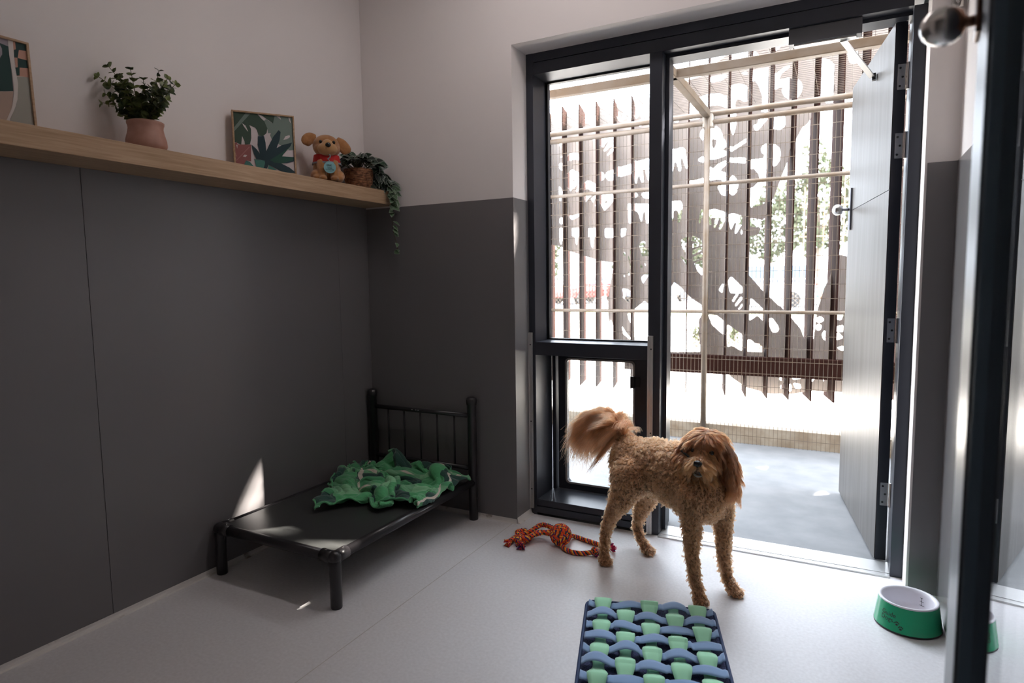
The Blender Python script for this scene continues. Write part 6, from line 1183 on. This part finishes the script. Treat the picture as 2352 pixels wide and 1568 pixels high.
def paw_at(mb, p, dirx, R=1.0):
    d = np.array((dirx[0], dirx[1], 0.0)); d /= np.linalg.norm(d); s = np.array((-d[1], d[0], 0))
    mb.ell((p[0], p[1], .020), (.026 * R, .026 * R, .020), None, 14, 8)
    for k, (o, f) in enumerate(((-.021, .026), (-.008, .036), (.008, .036), (.021, .026))):
        c = p + s * o * R + d * f * R; mb.ell((c[0], c[1], .013), np.array((.0105, .0105, .0125)) * R, None, 10, 8); mb.tube([(p[0] + s[0] * o * .8, p[1] + s[1] * o * .8, .024), (c[0], c[1], .015)], .011 * R, 8)
dF = np.array((.55, -.83)); dFL = np.array((.93, -.36)); dR = np.array((.75, -.66)); dRL = np.array((.97, -.22))
for p, d in ((pFR, dF), (pFL, dFL), (pRR, dR), (pRL, dRL)): paw_at(body, p, d)
# muzzle and jaw belong to the same surface
seg(body, hp(0, .040, -.018), hp(0, .098, -.022), .043, .031); seg(body, hp(0, .03, -.05), hp(0, .085, -.058), .028, .018)
tail0 = [dp(1432, 1014), dp(1424, 985), dp(1408, 962), dp(1385, 955), dp(1362, 965), dp(1347, 985)]
for k in range(5): seg(body, tail0[k], tail0[k + 1], .024 - .003 * k, .021 - .003 * k, 10, 3)
skin = new_mat('dog_skin', (.20, .095, .05), .9)
BD = remesh(body, 'body', skin, dog, .0075, 8)
# ears: flat hanging leathers
earcore = {}
for nm, s_, pts in (('left', 1, [hp(.060, -.010, .044), hp(.090, .000, .008), hp(.102, .004, -.050), hp(.100, .006, -.105)]), ('right', -1, [hp(-.060, .000, .044), hp(-.090, .016, .004), hp(-.101, .024, -.045), hp(-.095, .028, -.095)])):
    m = MB(); m.tube(pts, [.030, .040, .043, .034] if s_ > 0 else [.026, .033, .034, .026], 12, flat=.35, up=Lh); m.ell(pts[-1], .014); earcore[nm] = remesh(m, 'ear', skin, dog, .006, 4); earcore[nm + '_p'] = pts
blk_ = new_mat('wet_black', (.010, .008, .008), .22, spec=.6)
m = MB(); m.ell(hp(0, .128, -.006), (.0165, .012, .0125), ROTH); m.ell(hp(-.006, .137, -.009), (.005, .004, .004), ROTH); m.ell(hp(.006, .137, -.009), (.005, .004, .004), ROTH); m.ell(hp(0, .124, -.020), (.006, .010, .012), ROTH); m.build('nose', blk_, dog, smooth=True)
for s_ in (-1, 1): MB().ell(hp(s_ * .034, .066, .020), .0100, None, 16, 10).build('eye', new_mat('dark_eye', (.012, .007, .004), .05), dog, smooth=True)
m = MB(); m.ell(hp(0, .100, -.046), (.020, .024, .014), ROTH); m.build('mouth', new_mat('dark_mouth', (.012, .006, .006), .5), dog, smooth=True)
m = MB(); m.tube([hp(.017 * math.cos(q), .098 + .026 * math.sin(q), -.0575) for q in np.linspace(0, math.pi, 12)], .0035, 6); m.build('lower_lip', new_mat('pale_lip', (.30, .26, .24), .3), dog, smooth=True)
nk0, nk1 = dp(1596, 1078), HCn - Fh * .035 - Uh * .02; nd, na, nb_ = frame_axes(nk1 - nk0); ncen = nk0 + (nk1 - nk0) * .58
m = MB(); m.tube([ncen - nd * .02 + .097 * (na * math.cos(q) + nb_ * math.sin(q)) + np.array((0, 0, -.004)) for q in np.linspace(0, 2 * math.pi, 40)], .011, 8, cap=False, flat=.5); m.build('collar', M['black'], dog, smooth=True)

# ---- coat: curved strands grown from the surface
def hair_mat(name, col, rough=.45, rnd=.25):
    m = bpy.data.materials.new(name); m.use_nodes = True; N = m.node_tree.nodes; N.remove(N['Principled BSDF'])
    h = N.new('ShaderNodeBsdfHairPrincipled'); h.parametrization = 'COLOR'; h.inputs['Color'].default_value = (*col, 1); h.inputs['Roughness'].default_value = rough; h.inputs['Radial Roughness'].default_value = .5; h.inputs['Random Roughness'].default_value = .2
    i = N.new('ShaderNodeHairInfo'); r = N.new('ShaderNodeValToRGB'); r.color_ramp.elements[0].color = (*[c * (1 - rnd) for c in col], 1); r.color_ramp.elements[1].color = (*[min(c * (1 + rnd), 1) for c in col], 1)
    m.node_tree.links.new(i.outputs['Random'], r.inputs[0]); m.node_tree.links.new(r.outputs[0], h.inputs['Color']); m.node_tree.links.new(h.outputs[0], N['Material Output'].inputs[0]); return m
def mesh_arrays(o):
    me = o.data; off = np.array(parent_world(o.parent)) if o.parent else np.zeros(3)
    V = np.zeros(len(me.vertices) * 3); me.vertices.foreach_get('co', V); V = V.reshape(-1, 3) + off; me.calc_loop_triangles()
    T = np.zeros(len(me.loop_triangles) * 3, int); me.loop_triangles.foreach_get('vertices', T); T = T.reshape(-1, 3)
    VN = np.zeros(len(me.vertices) * 3); me.vertices.foreach_get('normal', VN); return V, T, VN.reshape(-1, 3)
def scatter(o, n, dens, rg):
    V, T, VN = mesh_arrays(o); a, b, c = V[T[:, 0]], V[T[:, 1]], V[T[:, 2]]; cen = (a + b + c) / 3
    w = np.linalg.norm(np.cross(b - a, c - a), axis=1) * dens(cen); w /= w.sum(); k = rg.choice(len(T), n, p=w)
    r1, r2 = np.sqrt(rg.uniform(0, 1, n)), rg.uniform(0, 1, n); u_ = np.stack([1 - r1, r1 * (1 - r2), r1 * r2], 1)
    p = (V[T[k]] * u_[:, :, None]).sum(1); nn_ = (VN[T[k]] * u_[:, :, None]).sum(1); nn_ /= np.linalg.norm(nn_, axis=1)[:, None]; return p, nn_
def hair_object(name, P_, rad, mat, parent, label=None):
    n, k, _ = P_.shape; cu = bpy.data.hair_curves.new(name); cu.add_curves([k] * n); off = np.array(parent_world(parent))
    cu.attributes['position'].data.foreach_set('vector', (P_ - off).reshape(-1).astype(np.float32))
    ra = cu.attributes.get('radius') or cu.attributes.new('radius', 'FLOAT', 'POINT'); prof = np.linspace(1, .35, k); R = (rad[:, None] * prof[None]) if hasattr(rad, '__len__') else np.tile(rad * prof, (n, 1)); ra.data.foreach_set('value', R.reshape(-1).astype(np.float32))
    cu.materials.append(mat); o = bpy.data.objects.new(name, cu); COL.objects.link(o); o.parent = parent
    if label: o['label'] = label
    return o
def nrm(a): return a / (np.linalg.norm(a, axis=-1, keepdims=True) + 1e-9)
def grow(p, n, d, L, clump_r, k=6, wave=0.0, freq=2.0, clump=.7, grav=0.0, rg=None, lift=.5, stray=.1):
    """strands from p (normals n) lying along d; neighbours within clump_r share a tip"""
    N_ = len(p); cell = np.floor(p / clump_r + rg.uniform(0, .0, (1, 3))).astype(int); key = cell[:, 0] * 73856093 ^ cell[:, 1] * 19349663 ^ cell[:, 2] * 83492791
    _, inv = np.unique(key, return_inverse=True); m_ = inv.max() + 1; cnt = np.bincount(inv, minlength=m_)[:, None]
    def avg(a): return np.stack([np.bincount(inv, a[:, i], minlength=m_) for i in range(3)], 1) / cnt
    rc = rg.normal(0, 1, (m_, 3)); ph_ = rg.uniform(0, 6.28, m_); cl = rg.uniform(.7, 1.25, m_)
    dc = nrm(avg(d) + rc * stray * 2.2); nc = nrm(avg(n)); pc = avg(p)
    dd = nrm(d + rc[inv] * stray * 2 + rg.normal(0, stray * .5, (N_, 3))); LL_ = L * cl[inv] * rg.uniform(.75, 1.1, N_)
    side = np.cross(nc, dc); side = nrm(side)[inv]; up = nc[inv]
    out = np.zeros((N_, k, 3))
    for j in range(k):
        t = j / (k - 1)
        own = p + (dd * t + n * lift * (t - .55 * t * t)) * LL_[:, None]
        ctr = pc[inv] + (dc[inv] * t + nc[inv] * lift * (t - .55 * t * t)) * LL_[:, None]
        q = own * (1 - clump * t) + ctr * clump * t
        q = q + (side * np.sin(freq * 2 * math.pi * t + ph_[inv])[:, None] + up * np.cos(freq * 2 * math.pi * t + ph_[inv])[:, None] * .7) * (wave * LL_ * min(1, t * 2))[:, None]
        q[:, 2] -= grav * LL_ * t * t
        out[:, j] = q
    out[:, :, 2] = np.maximum(out[:, :, 2], .0015)
    return out
rgd = np.random.default_rng(31)
tailp = np.array(tail0); muzz = hp(0, .085, -.03)
def dist_pts(c, pts): return np.min(np.linalg.norm(c[:, None] - np.array(pts)[None], axis=2), axis=1)
headm = lambda c: np.linalg.norm(c - HCn, axis=1) < .105
tailm = lambda c: (dist_pts(c, tail0[1:]) < .035)
# body and legs
p, n = scatter(BD, 140000, lambda c: np.where(headm(c) | tailm(c), .02, np.where(c[:, 2] < .30, 1.5, 1.0)), rgd)
flow = np.tile(-du_ * .8 + np.array((0, 0, -.55)), (len(p), 1)); flow[p[:, 2] < .30] = np.array((0, 0, -1.0)); d = flow - n * (flow * n).sum(1)[:, None]; d = nrm(d + 1e-6)
L = np.where(p[:, 2] < .30, .0135, .016); L = np.where(p[:, 2] < .05, .009, L)
coat = hair_mat('apricot_coat', (.40, .148, .062), .5, .25)
H = grow(p, n, d, L, .0085, 6, .26, 1.1, .45, .0, rgd, .50, .20)
hair_object('coat', H, .00055, coat, dog)
# head
p, n = scatter(BD, 36000, lambda c: np.where(headm(c) & (np.linalg.norm(c - muzz, axis=1) > .055), 1.0, 0.0), rgd)
a = (p - HCn) @ Lh; f_ = (p - HCn) @ Fh; z_ = (p - HCn) @ Uh
d = np.sign(a)[:, None] * Lh * .6 - Uh * .75 + Fh * (.35 * (f_ > .02))[:, None]; d = nrm(d - n * (d * n).sum(1)[:, None] * .8)
L = np.where(z_ > .02, .046, .034); eye = np.minimum(np.linalg.norm(p - hp(.034, .066, .020), axis=1), np.linalg.norm(p - hp(-.034, .066, .020), axis=1)); L = np.where(eye < .028, .010, L); L = np.where((np.abs(a) < .045) & (f_ > .045), np.minimum(L, .018), L)
rust = hair_mat('russet_coat', (.205, .058, .020), .42, .3); 
H = grow(p, n, d, L, .0085, 8, .06, 1.0, .40, .30, rgd, .50, .07); hair_object('head_hair', H, .00055, rust, dog, 'darker russet hair of the head')
# muzzle and beard
p, n = scatter(BD, 14000, lambda c: np.where((np.linalg.norm(c - muzz, axis=1) < .062), 1.0, 0.0), rgd)
a = (p - HCn) @ Lh; f_ = (p - HCn) @ Fh; z_ = (p - HCn) @ Uh; keep_ = ~((np.abs(a) < .018) & (z_ < -.030) & (z_ > -.062) & (f_ > .085)) & (f_ < .125); p, n, a, f_, z_ = p[keep_], n[keep_], a[keep_], f_[keep_], z_[keep_]
d = np.sign(a)[:, None] * Lh * .75 - Uh * np.where(z_ > -.02, .45, .9)[:, None] + Fh * .25; d = nrm(d - n * (d * n).sum(1)[:, None] * .6)
L = np.where(z_ > .0, .018, .034); gold = hair_mat('golden_muzzle', (.40, .125, .042), .4, .25)
H = grow(p, n, d, L, .007, 7, .08, .7, .45, .35, rgd, .55, .08); hair_object('muzzle_hair', H, .0005, gold, dog, 'golden hair of the muzzle')
# ears
for nm in ('left', 'right'):
    p, n = scatter(earcore[nm], 16000, lambda c: np.ones(len(c)), rgd); pts = np.array(earcore[nm + '_p'])
    d = np.tile(-Uh * 1.0 + (Lh if nm == 'left' else -Lh) * .06, (len(p), 1)) + n * .12; low_ = np.clip(((HCn + Uh * .05 - p) @ Uh) / .16, 0, 1)
    H = grow(p, n, nrm(d), (.050 + .025 * low_), .011, 8, .045, 1.5, .42, .05, rgd, .22, .06); hair_object('ear_hair', H, .0006, rust, dog, 'long russet ear hair')
# tail plume
p, n = scatter(BD, 20000, lambda c: np.where(tailm(c), 1.0, 0.0), rgd)
k_ = np.argmin(np.linalg.norm(p[:, None] - tailp[None], axis=2), axis=1); tt = k_ / 5.0
tang = nrm(np.gradient(tailp, axis=0))[k_]; under = rgd.uniform(0, 1, len(p)) < .55
outd = np.array((-du_[0], -du_[1], 0)); d = np.where(under[:, None], outd[None] * .75 + np.array((0, 0, -.35))[None] + n * .5, tang * .9 + n * .55)
H = grow(p, n, nrm(d), np.where(under, .10, .085) + .035 * rgd.uniform(0, 1, len(p)), .016, 9, .035, .8, .50, .62, rgd, .25, .16)
plume = hair_mat('ginger_plume', (.42, .115, .045), .42, .3); hair_object('tail_plume', H, .0006, plume, dog, 'long ginger plume of the tail')
